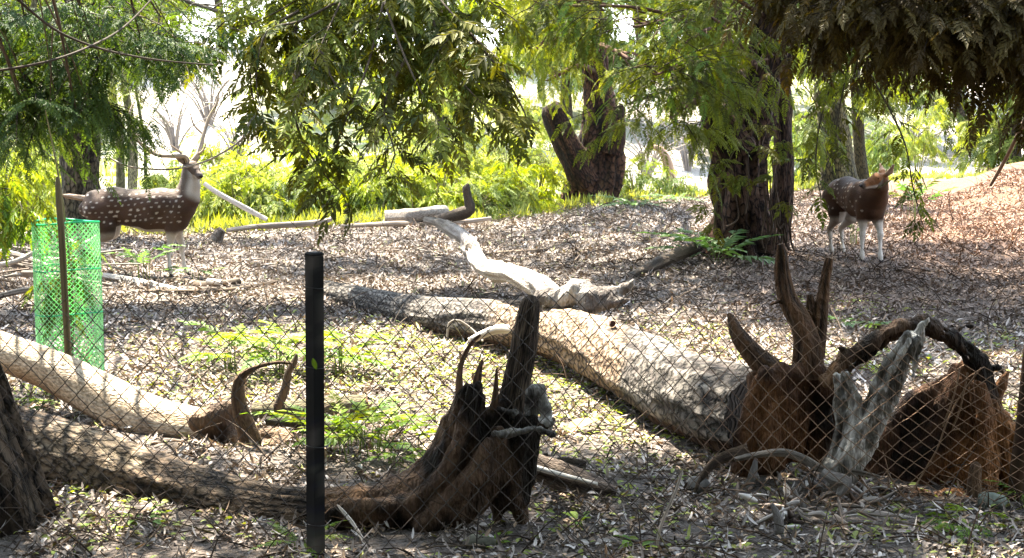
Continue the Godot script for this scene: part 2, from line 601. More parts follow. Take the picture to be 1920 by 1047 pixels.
func make_materials() -> void:
	var ridged := noise_tex(0.012, 0.0, 1.0, 512, FastNoiseLite.TYPE_SIMPLEX_SMOOTH, FastNoiseLite.FRACTAL_RIDGED, 3)
	var mottle := noise_tex(0.02, 0.55, 1.0, 512, FastNoiseLite.TYPE_SIMPLEX_SMOOTH, FastNoiseLite.FRACTAL_FBM, 8)
	var plates := plate_tex(0.022, 0.12, 1.0, 0.32)
	var plate_h := plate_tex(0.022, 0.0, 1.0, 0.5)
	var b := std(0.92)
	b.albedo_texture = plates
	b.heightmap_enabled = true
	b.heightmap_texture = plate_h
	b.heightmap_scale = 2.2
	b.uv1_scale = Vector3(3, 0.75, 1)
	M.bark = b
	M.bark_plain = std(0.9)
	var w := std(0.85)                        # root wood and weathered roots, fibres along y
	w.albedo_texture = mottle
	w.heightmap_enabled = true
	w.heightmap_texture = ridged
	w.heightmap_scale = 2.4
	w.uv1_triplanar = true
	w.uv1_scale = Vector3(4.5, 1.5, 4.5)
	M.root = w
	var l := std(0.85)                        # logs, uv along their length
	l.albedo_texture = mottle
	l.heightmap_enabled = true
	l.heightmap_texture = ridged
	l.heightmap_scale = 1.3
	l.uv1_scale = Vector3(4, 2.6, 1)
	M.log = l
	var lb := std(0.9)                        # fissured log bark
	lb.albedo_texture = plates
	lb.heightmap_enabled = true
	lb.heightmap_texture = plate_h
	lb.heightmap_scale = 1.6
	lb.uv1_scale = Vector3(2, 1.3, 1)
	M.log_bark = lb
	M.leaf = leaf_mat(Color.WHITE)
	M.leaf_a = leaf_mat(Color(0.068, 0.09, 0.012))
	M.leaf_b = leaf_mat(Color(0.11, 0.135, 0.016))
	M.leaf_c = leaf_mat(Color(0.042, 0.056, 0.012))
	M.young_a = leaf_mat(Color(0.13, 0.22, 0.03))
	M.young_b = leaf_mat(Color(0.17, 0.25, 0.035))
	M.young_c = leaf_mat(Color(0.10, 0.18, 0.04))
	M.pale_a = leaf_mat(Color(0.14, 0.2, 0.1), Color(0.8, 0.9, 0.5))
	M.pale_b = leaf_mat(Color(0.10, 0.16, 0.07), Color(0.8, 0.9, 0.5))
	M.teal_a = leaf_mat(Color(0.03, 0.085, 0.04), Color(0.7, 1.0, 0.5))
	M.teal_b = leaf_mat(Color(0.045, 0.12, 0.045), Color(0.7, 1.0, 0.5))
	M.olive_a = leaf_mat(Color(0.05, 0.054, 0.009))
	M.olive_b = leaf_mat(Color(0.1, 0.1, 0.012))
	M.veil_a = leaf_mat(Color(0.055, 0.034, 0.011), Color(0.8, 0.7, 0.25))  # leaf tints darkened and browned for the corner's shade and veil
	M.veil_b = leaf_mat(Color(0.04, 0.042, 0.012), Color(0.8, 0.8, 0.25))
	M.dry = leaf_mat(Color.WHITE, Color(0.35, 0.3, 0.2))
	M.dry.roughness = 0.7
	var g := std(0.95)
	g.albedo_texture = noise_tex(0.03, 0.55, 1.0, 1024, FastNoiseLite.TYPE_SIMPLEX_SMOOTH, FastNoiseLite.FRACTAL_FBM, 12)
	g.uv1_triplanar = true
	g.uv1_world_triplanar = true
	g.uv1_scale = Vector3(0.45, 0.45, 0.45)
	g.heightmap_enabled = true
	g.heightmap_texture = noise_tex(0.05, 0.0, 1.0, 1024, FastNoiseLite.TYPE_SIMPLEX_SMOOTH, FastNoiseLite.FRACTAL_FBM, 22)
	g.heightmap_scale = 4.0
	M.ground = g
	var hide := std(0.75)
	hide.albedo_texture = noise_tex(0.06, 0.75, 1.0, 512)
	hide.uv1_triplanar = true
	hide.uv1_scale = Vector3(2, 5, 5)
	hide.heightmap_enabled = true
	hide.heightmap_texture = ridged
	hide.heightmap_scale = 0.35
	M.hide = hide
	M.antler = std(0.55)
	M.gloss = std(0.15)
	var steel := std(0.6)
	steel.metallic_specular = 0.2
	M.paint = steel
	var wire := std(0.45)
	wire.metallic = 0.5
	M.wire = wire
	var net := std(0.4)
	net.backlight_enabled = true
	net.backlight = Color(0.8, 1.0, 0.7)
	M.net = net
	var rock := std(0.9)
	rock.albedo_texture = mottle
	rock.uv1_triplanar = true
	rock.uv1_scale = Vector3(3, 3, 3)
	M.rock = rock
	# shared leaf meshes
	M.frond_fine = frond(0.26, 13, 0.055, 0.016, 0.35, 1, 1.2)
	M.frond_soft = frond(0.30, 16, 0.05, 0.013, 0.5, 2, 1.2)
	M.frond_lance = frond(0.30, 7, 0.10, 0.03, 0.5, 3, 0.95)
	M.frond_far = frond(0.34, 7, 0.11, 0.04, 0.5, 4, 1.0)
	M.leaf_big = broad_leaf(0.16, 0.07, 0.3)
	M.leaf_small = broad_leaf(0.06, 0.03, 0.2)
	var s := Shape.new()
	tube(s, [Vector3.ZERO, Vector3(0.5, 0.03, 0), Vector3(1, 0, 0)], [0.005, 0.0035, 0.002], 4, 0.5)
	M.twig_mesh = to_mesh(s, Vector3.ZERO)

func _ready() -> void:
	noise.seed = 11
	noise.frequency = 0.02
	noise.fractal_octaves = 3
	fine.seed = 23
	fine.frequency = 0.02
	fine.fractal_octaves = 4
	rng.seed = 4
	# --- camera, sky, sun, exposure
	var cam := Camera3D.new()
	cam.name = "camera"
	cam.fov = rad_to_deg(2.0 * atan(523.5 / FOCAL))
	cam.near = 0.1
	cam.far = 400.0
	add_child(cam)
	cam.position = Vector3(0, EYE, 0)
	cam.rotation = Vector3(-pitch, 0, 0)
	var sky_m := ProceduralSkyMaterial.new()
	sky_m.sky_top_color = Color(0.72, 0.79, 0.88)
	sky_m.sky_horizon_color = Color(0.93, 0.94, 0.94)
	sky_m.sky_curve = 0.2
	sky_m.ground_bottom_color = Color(0.3, 0.27, 0.22)
	sky_m.ground_horizon_color = Color(0.6, 0.6, 0.55)
	sky_m.energy_multiplier = 0.78
	var sky := Sky.new()
	sky.sky_material = sky_m
	var env := Environment.new()
	env.background_mode = Environment.BG_SKY
	env.sky = sky
	env.tonemap_mode = Environment.TONE_MAPPER_LINEAR
	env.tonemap_exposure = 12.5
	env.sdfgi_enabled = true
	env.ssao_enabled = true
	env.ssil_enabled = true
	var we := WorldEnvironment.new()
	we.name = "world_environment"
	we.environment = env
	add_child(we)
	var sun := DirectionalLight3D.new()
	sun.name = "sun"
	sun.light_energy = 1.6
	sun.light_color = Color(1.0, 0.96, 0.88)
	sun.light_angular_distance = 0.5
	sun.shadow_enabled = true
	add_child(sun)
	sun.look_at_from_position(Vector3(-0.22, 0.86, -0.46), Vector3.ZERO)
	make_materials()
	build_ground()
	build_trees()
	build_fence()
	build_fallen_wood()
	build_guard()
	build_deer()
	build_plants()
	build_sticks()
	build_litter()

# ------------------------------------------------------------------ ground
func ground_color(x: float, z: float) -> Color:
	var d := -z
	var b := bearing(x, z)
	var o := d - edge(b)
	var n := noise.get_noise_2d(x * 45.0, z * 45.0)
	var n2 := fine.get_noise_2d(x * 160.0, z * 160.0)
	var dirt := Color(0.11, 0.088, 0.075).lerp(Color(0.18, 0.15, 0.13), clampf(0.5 + n + 0.6 * n2, 0, 1))
	var soil := Color(0.36, 0.155, 0.06).lerp(Color(0.27, 0.125, 0.055), clampf(0.5 + n2, 0, 1))
	dirt = dirt.lerp(soil, smoothstep(1560, 1800, b + 160.0 * n) * smoothstep(13, 21, d))
	dirt = dirt.lerp(Color(0.13, 0.085, 0.062), 0.75 * smoothstep(1300, 1450, b + 120.0 * n) * smoothstep(10.5, 13.0, d))  # browner soil by the broad trunk, its shade tinted in too
	var grass := Color(0.18, 0.23, 0.05).lerp(Color(0.33, 0.34, 0.14), clampf(0.5 + n * 1.5 + n2, 0, 1))
	var bare := Color(0.44, 0.40, 0.36)
	var open := clampf(0.25 + n * 1.6, 0, 0.8)
	open = maxf(open, bump(b, 370, 150) * smoothstep(13, 20, o))
	open = maxf(open, bump(b, 1255, 110) * smoothstep(3, 6, o))
	open = maxf(open, smoothstep(1600, 1750, b) * smoothstep(7, 10, o))
	open = maxf(open, smoothstep(22, 40, o) * 0.75)
	return dirt.lerp(grass.lerp(bare, open), smoothstep(-0.6, 0.8, o + n * 2.0))

func bump(x: float, mid: float, half: float) -> float:
	return 1.0 - smoothstep(half * 0.6, half, absf(x - mid))

func build_ground() -> void:
	var s := Shape.new()
	var xs: Array[float] = []
	for k in 181:
		var t := (k - 90) / 90.0
		xs.append(sinh(t * 3.6) / sinh(3.6) * 150.0)
	var zs: Array[float] = []
	var d := -30.0
	while d < 260.0:
		zs.append(-d)
		d += 0.6 if d < 0 else 0.25 if d < 4 else maxf(0.06, d * 0.011)
	for z in zs:
		for x in xs:
			var p := on_ground(x, z)
			s.vert(p, ground_color(x, z))
	var row := xs.size()
	for j in zs.size() - 1:
		for k in row - 1:
			var a := j * row + k
			s.quad(a, a + row, a + row + 1, a + 1)
	var g := obj("ground", s, M.ground)
	tag(g, "", "", "", "structure")
	# grass of the sunlit clearing
	var r := RandomNumberGenerator.new()
	r.seed = 71
	var tuft := Shape.new()
	for k in 9:
		var a := r.randf() * TAU
		var at := Vector3(r.randf_range(-0.06, 0.06), 0, r.randf_range(-0.06, 0.06))
		var lean := Vector3(cos(a), 0, sin(a)) * r.randf_range(0.02, 0.1)
		var side := Vector3(-sin(a), 0, cos(a)) * 0.008
		var hgt := r.randf_range(0.1, 0.26)
		var c := Color.WHITE * r.randf_range(0.8, 1.0)
		var i0 := tuft.vert(at - side, c)
		tuft.vert(at + side, c)
		tuft.vert(at + lean * 0.4 + Vector3(0, hgt * 0.6, 0) + side * 0.7, c)
		tuft.vert(at + lean * 0.4 + Vector3(0, hgt * 0.6, 0) - side * 0.7, c)
		tuft.vert(at + lean + Vector3(0, hgt, 0), c)
		tuft.quad(i0, i0 + 1, i0 + 2, i0 + 3)
		tuft.tri(i0 + 3, i0 + 2, i0 + 4)
	var tm := to_mesh(tuft, Vector3.ZERO, false)
	var where := []
	var tint := []
	while where.size() < 11000:
		var b := r.randf_range(-250, 2150)
		var dd := edge(b) + 30.0 * pow(r.randf(), 1.6)
		var x := (b - 960.0) / FOCAL * dd
		var gc := ground_color(x, -dd)
		if gc.b > 0.12 and r.randf() < 0.9:
			continue
		var sc := r.randf_range(0.6, 1.5)
		where.append(Transform3D(Basis.from_euler(Vector3(0, r.randf() * TAU, 0)).scaled_local(Vector3(sc, sc * r.randf_range(0.35, 0.9), sc)), on_ground(x, -dd, -0.01)))
		tint.append(Color(0.16, 0.21, 0.04).lerp(Color(0.32, 0.34, 0.13), r.randf()))
	var gr := multi("grass", tm, M.leaf, where, tint)
	tag(gr, "yellow green grass of the sunlit clearing beyond the shade", "grass", "", "stuff")

func build_litter() -> void:
	var r := RandomNumberGenerator.new()
	r.seed = 99
	var meshes := [broad_leaf(0.046, 0.02, 0.35), broad_leaf(0.07, 0.014, -0.4), broad_leaf(0.036, 0.024, 0.6), M.twig_mesh]
	var lists := [[], [], [], []]
	var cols := [[], [], [], []]
	for k in 460000:
		var d := 4.5 + 25.0 * pow(r.randf(), 1.15)
		var hw := 0.345 * d + 2.2
		var x := r.randf_range(-hw, hw)
		if absf(x) > 0.345 * d + 0.35 and r.randf() < 0.5:
			continue
		var b := bearing(x, -d)
		var o := d - edge(b)
		if o > 0.3 + r.randf_range(-0.6, 0.6):
			continue
		var n := noise.get_noise_2d(x * 120.0 + 500.0, -d * 120.0)
		if r.randf() > 0.72 + n * 1.8:
			continue
		var kind := r.randi() % 3 if r.randf() < 0.93 else 3
		var sc := r.randf_range(0.65, 1.4) * lerpf(0.68, 1.2, clampf((d - 5.0) / 18.0, 0, 1))
		var e := Vector3(r.randfn() * 0.36, r.randf() * TAU, r.randfn() * 0.36)
		var bs := Basis.from_euler(e)
		if kind == 3:
			bs = bs.scaled_local(Vector3(r.randf_range(0.08, 0.4), 0.8, 0.8) * sc)
		else:
			bs = bs.scaled_local(Vector3.ONE * sc)
		lists[kind].append(Transform3D(bs, on_ground(x, -d, r.randf_range(0.002, 0.022) * sc)))
		var w := r.randf()
		var c := Color(0.21, 0.175, 0.155)
		if w < 0.2:
			c = Color(0.38, 0.34, 0.315)
		elif w < 0.45:
			c = Color(0.085, 0.066, 0.055)
		elif w < 0.62:
			c = Color(0.27, 0.19, 0.13)
		elif w < 0.66:
			c = Color(0.26, 0.28, 0.08)
		var orange := smoothstep(1560, 1800, b) * smoothstep(12, 20, d)
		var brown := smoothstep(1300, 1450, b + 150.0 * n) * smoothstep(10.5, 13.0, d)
		c = c.lerp(Color(0.17, 0.11, 0.082) * (0.5 + c.g * 2.6), brown * 0.75)  # browner litter by the broad trunk, with the shade there tinted in
		c = c.lerp(Color(0.42, 0.18, 0.07) * (0.35 + c.g * 2.2), orange * 0.9)
		c = c.lerp(Color(0.135, 0.111, 0.1), 0.55 * smoothstep(9.5, 14.0, d))  # shade of the farther floor mixed into the leaf colour
		c = c * r.randf_range(0.75, 1.25)
		c.a = 1.0
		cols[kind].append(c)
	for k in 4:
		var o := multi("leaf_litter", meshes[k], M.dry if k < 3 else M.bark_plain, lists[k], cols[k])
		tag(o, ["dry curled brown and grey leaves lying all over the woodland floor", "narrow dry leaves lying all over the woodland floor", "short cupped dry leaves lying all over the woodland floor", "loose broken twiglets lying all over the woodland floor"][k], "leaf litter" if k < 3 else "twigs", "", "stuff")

# ------------------------------------------------------------------ trees
func pxs(list: Array) -> Array:        # [[x, y, depth, radius px]...] -> [points, radii]
	var p := []
	var r := []
	for e in list:
		p.append(P(e[0], e[1], e[2]))
		r.append(e[3] * e[2] / FOCAL)
	return [p, r]

func cl(px: float, py: float, d: float, rx: float, ry: float, n: int) -> Array:
	return [P(px, py, d), Vector3(rx, ry, rx), n]

var toward_sun := Vector3(-0.22, 0.86, -0.46).normalized()

func shade(px: float, py: float, r: float, n: int, h := 6.0) -> Array:   # a high bough standing between the sun and that piece of ground
	var g := G(px, py)
	return [g + toward_sun * (h / toward_sun.y), Vector3(r, r * 0.4, r), n]

func build_trees() -> void:
	# thick trunk in the lower left corner; its crown hangs over the left of the clearing
	var bx := Vector3(-2.11, 0, -5.95)
	tree("tree", "thick fissured trunk in the lower left corner just behind the wire fence", bx,
		[bx + Vector3(0.02, -0.1, 0), bx + Vector3(0, 0.12, 0), bx + Vector3(-0.06, 0.4, 0), bx + Vector3(-0.16, 0.9, 0), bx + Vector3(-0.42, 2.2, -0.2), bx + Vector3(-0.4, 4.0, -0.8), bx + Vector3(-0.2, 6.0, -1.5)],
		[0.34, 0.275, 0.225, 0.205, 0.18, 0.14, 0.08],
		[cl(50, 50, 12.6, 0.6, 0.3, 34), cl(170, 80, 12.8, 0.5, 0.2, 26), cl(270, 95, 13, 0.45, 0.12, 14), cl(40, 190, 12.6, 0.36, 0.17, 26), cl(140, 195, 12.8, 0.33, 0.12, 14), cl(120, 0, 12.8, 0.7, 0.22, 28), cl(-10, 120, 12.5, 0.4, 0.3, 26), cl(300, 30, 13, 0.45, 0.2, 14),
		shade(60, 900, 0.5, 30, 3.2), shade(300, 985, 0.7, 40, 4.2), shade(620, 1000, 0.6, 34, 4.6), shade(60, 545, 1.0, 40)],
		{"leaf": M.frond_soft, "single": 150, "mats": [M.leaf_a, M.leaf_c, M.teal_a, M.teal_b], "ca": Color(0.035, 0.07, 0.025), "cb": Color(0.07, 0.12, 0.03), "sides": 64, "step": 0.04, "amp": 0.16, "ridges": 5.0, "along": 0.5, "c1": Color(0.02, 0.014, 0.01), "c2": Color(0.11, 0.08, 0.055), "limb_r": 0.022, "droop": 0.25, "per": 8})
	# trunk behind the stag
	var b2 := G(152, 424)
	var t2 := pxs([[150, 440, 20.8, 52], [152, 400, 20.8, 41], [150, 330, 20.8, 37], [150, 240, 20.8, 36], [146, 140, 20.8, 31], [150, 0, 20.8, 29], [165, -220, 20.8, 24], [180, -500, 21, 12]])
	tree("tree", "grey brown trunk standing behind the stag's rump and the green net guard", b2, t2[0], t2[1],
		[cl(210, 110, 19, 0.5, 0.3, 16), cl(60, 130, 19.5, 0.7, 0.4, 18), cl(280, 20, 20, 0.7, 0.3, 24), cl(330, 80, 19.5, 0.4, 0.16, 12), cl(400, 20, 20, 0.6, 0.3, 16), cl(10, 240, 20, 0.5, 0.3, 11), shade(100, 470, 1.5, 80, 5.2), shade(300, 480, 1.6, 85, 5.0), shade(520, 465, 1.5, 55, 5.2)],
		{"leaf": M.frond_soft, "ca": Color(0.07, 0.11, 0.02), "cb": Color(0.17, 0.21, 0.03), "amp": 0.26, "ridges": 4, "c1": Color(0.02, 0.017, 0.012), "c2": Color(0.11, 0.09, 0.065), "limb_r": 0.06})
	# forked tree in the middle
	var b3 := G(1112, 384)
	var t3 := pxs([[1112, 396, 26.3, 66], [1112, 375, 26.3, 54], [1118, 330, 26.3, 48], [1124, 280, 26.3, 44], [1128, 230, 26.3, 39], [1122, 165, 26.3, 26], [1112, 80, 26.3, 21], [1105, -50, 26.3, 18], [1095, -300, 26.3, 12]])
	var f3 := pxs([[1100, 340, 26.1, 34], [1078, 300, 26.0, 28], [1058, 262, 26.0, 24], [1044, 232, 26.0, 24], [1036, 208, 26, 24], [1030, 196, 26, 14]])
	var f4 := pxs([[1140, 280, 26.1, 28], [1153, 240, 26.0, 19], [1161, 212, 26, 10], [1166, 196, 26, 3]])
	tree("tree", "dark forked trunk with a broken left arm in the middle of the clearing", b3, t3[0], t3[1],
		[cl(1180, 110, 24.5, 0.45, 0.25, 12), cl(1010, 90, 25, 0.5, 0.3, 14), cl(1060, 10, 25, 0.9, 0.4, 22), cl(970, 20, 25.5, 0.8, 0.6, 22), cl(1030, 150, 25, 0.3, 0.12, 6), shade(900, 440, 1.6, 60, 5.5), shade(1080, 420, 1.9, 85, 5.5), shade(1250, 400, 1.9, 85, 5.5), shade(720, 460, 1.4, 40, 5.5), shade(620, 500, 1.1, 34, 5.2), shade(820, 495, 1.2, 40, 5.2), shade(1000, 520, 1.1, 36, 5.2), shade(1150, 470, 1.3, 46, 5.5), shade(1200, 540, 0.9, 30, 5.2)],
		{"limbs": [f3, f4], "c1": Color(0.014, 0.008, 0.006), "c2": Color(0.1, 0.05, 0.03), "amp": 0.26, "ca": Color(0.12, 0.16, 0.018), "cb": Color(0.24, 0.27, 0.03), "leaf": M.frond_soft, "step": 0.1, "sides": 40})
	# big right tree with feathery boughs
	var b4 := G(1398, 478)
	var t4 := pxs([[1396, 492, 16.9, 88], [1392, 470, 16.9, 70], [1386, 420, 16.9, 55], [1384, 350, 16.9, 51], [1388, 270, 16.9, 52], [1402, 215, 16.9, 50], [1428, 140, 16.9, 38], [1448, 40, 16.9, 34], [1462, -80, 16.9, 31], [1480, -350, 17.2, 20], [1490, -600, 17.5, 10]])
	var l4 := pxs([[1375, 285, 16.7, 40], [1350, 240, 16.6, 31], [1335, 212, 16.5, 22], [1330, 196, 16.5, 7]])
	var l5 := pxs([[1452, 465, 17.3, 30], [1462, 400, 17.4, 22], [1468, 330, 17.4, 19], [1468, 230, 17.5, 18], [1466, 140, 17.5, 15], [1480, 0, 17.6, 13]])
	var t := tree("tree", "broad dark trunk with a broken stub at left and feathery green boughs, right of centre", b4, t4[0], t4[1],
		[cl(1020, 10, 15, 0.35, 0.12, 6), cl(1190, 50, 14.5, 0.42, 0.22, 15), cl(1230, 140, 14.5, 0.38, 0.2, 16), cl(1300, 70, 15, 0.45, 0.3, 18), cl(1330, 160, 15.5, 0.28, 0.2, 10), cl(1260, 220, 15, 0.3, 0.1, 8), cl(1380, 40, 15.5, 0.4, 0.25, 14), cl(1150, -20, 15, 0.8, 0.15, 12), cl(1415, 120, 16, 0.25, 0.18, 6), cl(1180, 195, 15, 0.15, 0.06, 3),
		shade(1250, 500, 1.3, 60), shade(1420, 520, 1.5, 95), shade(1620, 500, 1.6, 110), shade(1800, 520, 1.6, 110), shade(1480, 470, 1.6, 100), shade(1000, 480, 1.3, 40), shade(1650, 450, 1.8, 110), shade(1640, 490, 1.2, 70), shade(1500, 530, 1.1, 60), shade(1780, 480, 1.5, 80), shade(1900, 500, 1.4, 80), shade(1560, 560, 1.0, 50), shade(1720, 570, 1.1, 60)],
		{"limbs": [l4, l5], "leaf": M.frond_soft, "single": 220, "mats": [M.leaf_a, M.leaf_b, M.leaf_c, M.young_c], "ca": Color(0.075, 0.11, 0.022), "cb": Color(0.16, 0.2, 0.035), "c1": Color(0.02, 0.012, 0.008), "c2": Color(0.1, 0.056, 0.036), "amp": 0.36, "ridges": 4.5, "sides": 48, "step": 0.07, "droop": 0.3, "per": 8, "limb_r": 0.032})
	# roots and vines that hang down the trunk
	var r := RandomNumberGenerator.new()
	r.seed = 8
	for v in [[[1447, 285], [1452, 340], [1462, 400], [1456, 455]], [[1438, 300], [1440, 360], [1448, 420], [1440, 452]], [[1430, 330], [1436, 390], [1428, 440], [1432, 466]], [[1372, 320], [1380, 370], [1384, 410], [1362, 425]], [[1350, 330], [1352, 380], [1356, 430]], [[1452, 400], [1462, 430], [1470, 420], [1476, 450], [1468, 468]], [[1470, 380], [1480, 420], [1484, 455], [1490, 470]], [[1444, 330], [1446, 380], [1454, 430], [1450, 470]], [[1458, 360], [1456, 400], [1466, 440], [1462, 474]], [[1434, 390], [1440, 430], [1434, 474]], [[1476, 400], [1470, 440], [1480, 470]], [[1340, 330], [1344, 390], [1338, 440]], [[1400, 300], [1404, 350], [1398, 400]]]:
		var q := Shape.new()
		var pts := []
		var rad := []
		for e in v:
			pts.append(P(e[0], e[1], 16.35 + r.randf() * 0.1))
			rad.append(0.008 + r.randf() * 0.006)
		tube(q, pts, rad, 6, 0.06, 0.2, 2, 2, Color(0.02, 0.013, 0.009), Color(0.08, 0.055, 0.037))
		obj("aerial_root", q, M.bark_plain, t)
	var climber := thing("climbing_plant", "small climbing plant with drooping sprigs clinging to the broad dark trunk", "plant", b4 + Vector3(0, 0.05, 0.6))
	var cf := {"fronds": [], "twigs": []}
	for c in [[1345, 300], [1392, 262], [1436, 275], [1366, 322], [1402, 330], [1352, 345], [1428, 235], [1470, 262], [1486, 300], [1450, 330], [1330, 390], [1340, 420], [1480, 380]]:
		var p := P(c[0], c[1], 16.28)
		for k in 4:
			var a := r.randf_range(0.2, 2.9)
			cf.fronds.append(Transform3D(basis_along(Vector3(cos(a), r.randf_range(-0.7, 0.3), 0.5 * sin(a)), Vector3(0, 1, 0.5)).scaled_local(Vector3.ONE * r.randf_range(0.5, 0.9)), p))
	var cv := Shape.new()
	tube(cv, [P(1340, 420, 16.3), P(1350, 340, 16.27), P(1392, 262, 16.27), P(1436, 235, 16.3)], [0.008, 0.007, 0.006, 0.004], 6, 0.1, 0, 1, 1, Color(0.05, 0.045, 0.02), Color(0.09, 0.08, 0.04))
	obj("stem", cv, M.bark_plain, climber)
	leaf_parts(climber, cf, M.frond_lance, 90, [M.leaf_a, M.leaf_b, M.olive_b], Color.WHITE, Color.WHITE, r)
	# trunks behind the doe
	var g := Color(0.05, 0.045, 0.02)
	var t5 := pxs([[1572, 352, 27, 44], [1568, 310, 27, 33], [1562, 240, 27, 27], [1552, 160, 27, 25], [1540, 60, 27, 22], [1530, -200, 27, 15]])
	tree("tree", "mossy olive trunk standing behind the doe's rump", on_ground(t5[0][0].x, -27), t5[0], t5[1], [cl(1500, 60, 26, 0.9, 0.6, 26), cl(1630, 130, 25, 0.6, 0.3, 15), cl(1510, 220, 26, 0.25, 0.5, 8)], {"c1": g, "c2": Color(0.13, 0.11, 0.05), "leaf": M.frond_lance, "ca": Color(0.05, 0.075, 0.015), "cb": Color(0.11, 0.14, 0.03), "droop": 0.6})
	var t6 := pxs([[1618, 345, 29, 15], [1612, 280, 29, 12], [1608, 200, 29, 11], [1600, 90, 29, 9], [1596, -60, 29, 7]])
	tree("tree", "thin dark stem rising just above the doe's head", on_ground(t6[0][0].x, -29), t6[0], t6[1], [cl(1665, 190, 28, 0.45, 0.35, 12), cl(1640, 110, 28, 0.6, 0.4, 14)], {"c1": g, "c2": Color(0.1, 0.08, 0.04), "sides": 12, "leaf": M.frond_lance, "ca": Color(0.06, 0.09, 0.015), "cb": Color(0.14, 0.18, 0.03), "droop": 0.6, "limb_r": 0.03})
	# tree off the right edge whose dark boughs fill the top right corner
	var b7 := on_ground(5.6, -14.0)
	tree("tree", "dark brown leafy boughs hanging across the top right corner", b7,
		[b7 + Vector3(0, -0.2, 0), b7 + Vector3(0, 0.6, 0), b7 + Vector3(0.1, 2.5, 0), b7 + Vector3(-0.1, 5.0, 0.3), b7 + Vector3(-0.5, 7.0, 0.2)], [0.45, 0.33, 0.27, 0.2, 0.1],
		[cl(1540, -30, 13, 0.45, 0.25, 45), cl(1680, -30, 12.5, 0.5, 0.25, 60), cl(1800, -30, 12, 0.5, 0.25, 65), cl(1900, -10, 12, 0.45, 0.28, 65), cl(1640, 50, 13, 0.35, 0.14, 22), cl(1760, 65, 12.5, 0.4, 0.16, 30), cl(1860, 80, 12, 0.35, 0.2, 30), cl(1915, 140, 12, 0.2, 0.2, 18),
		shade(1700, 620, 1.0, 60, 5.5), shade(1880, 560, 1.2, 90, 5.5), [Vector3(3.2, 4.6, -13.6), Vector3(1.6, 0.5, 1.4), 190], [Vector3(2.2, 4.8, -15.0), Vector3(1.4, 0.5, 1.2), 120], [Vector3(4.6, 5.0, -14.5), Vector3(1.4, 0.5, 1.4), 120], shade(1820, 700, 0.7, 50, 5.0), shade(1700, 860, 0.7, 50, 5.0)],
		{"leaf": M.frond_lance, "size": 0.85, "single": 160, "mats": [M.veil_a, M.veil_b, M.olive_a], "ca": Color(0.045, 0.03, 0.009), "cb": Color(0.07, 0.055, 0.015), "c1": Color(0.03, 0.018, 0.012), "c2": Color(0.1, 0.055, 0.035), "droop": 0.2, "per": 7})  # shade and a brown veil are tinted into these leaves
	# hanging branch of lance-shaped leaflets over the middle
	var hb := P(700, -60, 13.3)
	var h := thing("hanging_branch", "long drooping branch of dark pinnate leaves hanging over the middle left of the clearing", "branch", hb)
	var rr := RandomNumberGenerator.new()
	rr.seed = 31
	var stems := [[[700, -330, 14.61], [690, -120, 13.97], [640, 0, 13.34], [600, 90, 12.95], [570, 180, 12.70], [545, 240, 12.70]], [[690, -120, 13.97], [720, 0, 13.08], [760, 110, 12.70], [800, 190, 12.57], [850, 260, 12.45]], [[700, -160, 13.97], [800, -30, 13.34], [880, 60, 12.95], [935, 110, 12.70]], [[640, 0, 13.34], [560, 40, 13.21], [500, 60, 12.95], [480, 150, 12.95], [494, 225, 12.83]], [[720, 0, 13.08], [690, 120, 12.83], [650, 220, 12.70], [620, 300, 12.70]], [[760, 110, 12.70], [720, 200, 12.70], [740, 290, 12.57], [720, 330, 12.57]], [[600, 90, 12.95], [630, 160, 12.83], [690, 210, 12.70]], [[800, -30, 13.34], [830, 100, 12.95], [900, 190, 12.70], [960, 230, 12.57]], [[700, -160, 13.97], [600, -40, 13.72], [540, 10, 13.46], [440, 60, 13.46]]]
	stems += [[[640, 0, 13.4], [540, -20, 13.6], [450, 20, 13.6], [390, 70, 13.7], [370, 110, 13.7]], [[560, 20, 13.4], [500, 60, 13.3], [470, 130, 13.2], [478, 200, 13.2], [500, 240, 13.1]], [[880, 60, 13], [950, 150, 13], [985, 215, 12.9], [990, 240, 12.9]], [[545, 200, 12.7], [570, 270, 12.7], [610, 330, 12.7], [650, 370, 12.7]], [[700, -160, 14], [820, -60, 13.6], [900, -10, 13.4], [970, 40, 13.3]]]
	var fol := {"fronds": [], "twigs": []}
	for st in stems:
		var q := Shape.new()
		var pts := []
		var rad := []
		for k in st.size():
			pts.append(P(st[k][0], st[k][1], st[k][2]))
			rad.append(lerpf(0.014, 0.0035, float(k) / (st.size() - 1)))
		tube(q, pts, rad, 6, 0.1, 0.0, 2, 1, Color(0.04, 0.03, 0.02), Color(0.06, 0.045, 0.03))
		obj("stem", q, M.bark_plain, h)
		var fine_p: Array = smooth_path(pts, rad, 0.046)[0]
		for k in fine_p.size():
			if fine_p[k].y > 3.0 or k < 3:
				continue
			var up := 1 if k % 2 else -1
			var a := rr.randf() * TAU
			var dir := Vector3(cos(a), rr.randf_range(-0.95, 0.1), sin(a) * 0.8).normalized()
			var sc := rr.randf_range(0.8, 1.4)
			fol.fronds.append(Transform3D(basis_along(dir, Vector3(rr.randfn() * 0.3, 1, rr.randfn() * 0.3 + 0.4)).scaled_local(Vector3.ONE * sc), fine_p[k]))
	for c in [cl(660, 10, 13.4, 0.45, 0.2, 8), cl(790, 0, 13.4, 0.5, 0.2, 9), cl(870, 70, 13.2, 0.3, 0.2, 5), cl(570, 60, 13.3, 0.25, 0.25, 4), cl(810, 200, 13, 0.26, 0.15, 3)]:
		var more := foliage([c], 1.15, 0.5, rr, 6, 0.4)
		fol.fronds.append_array(more.fronds)
		fol.twigs.append_array(more.twigs)
	print("hanging fronds ", fol.fronds.size())
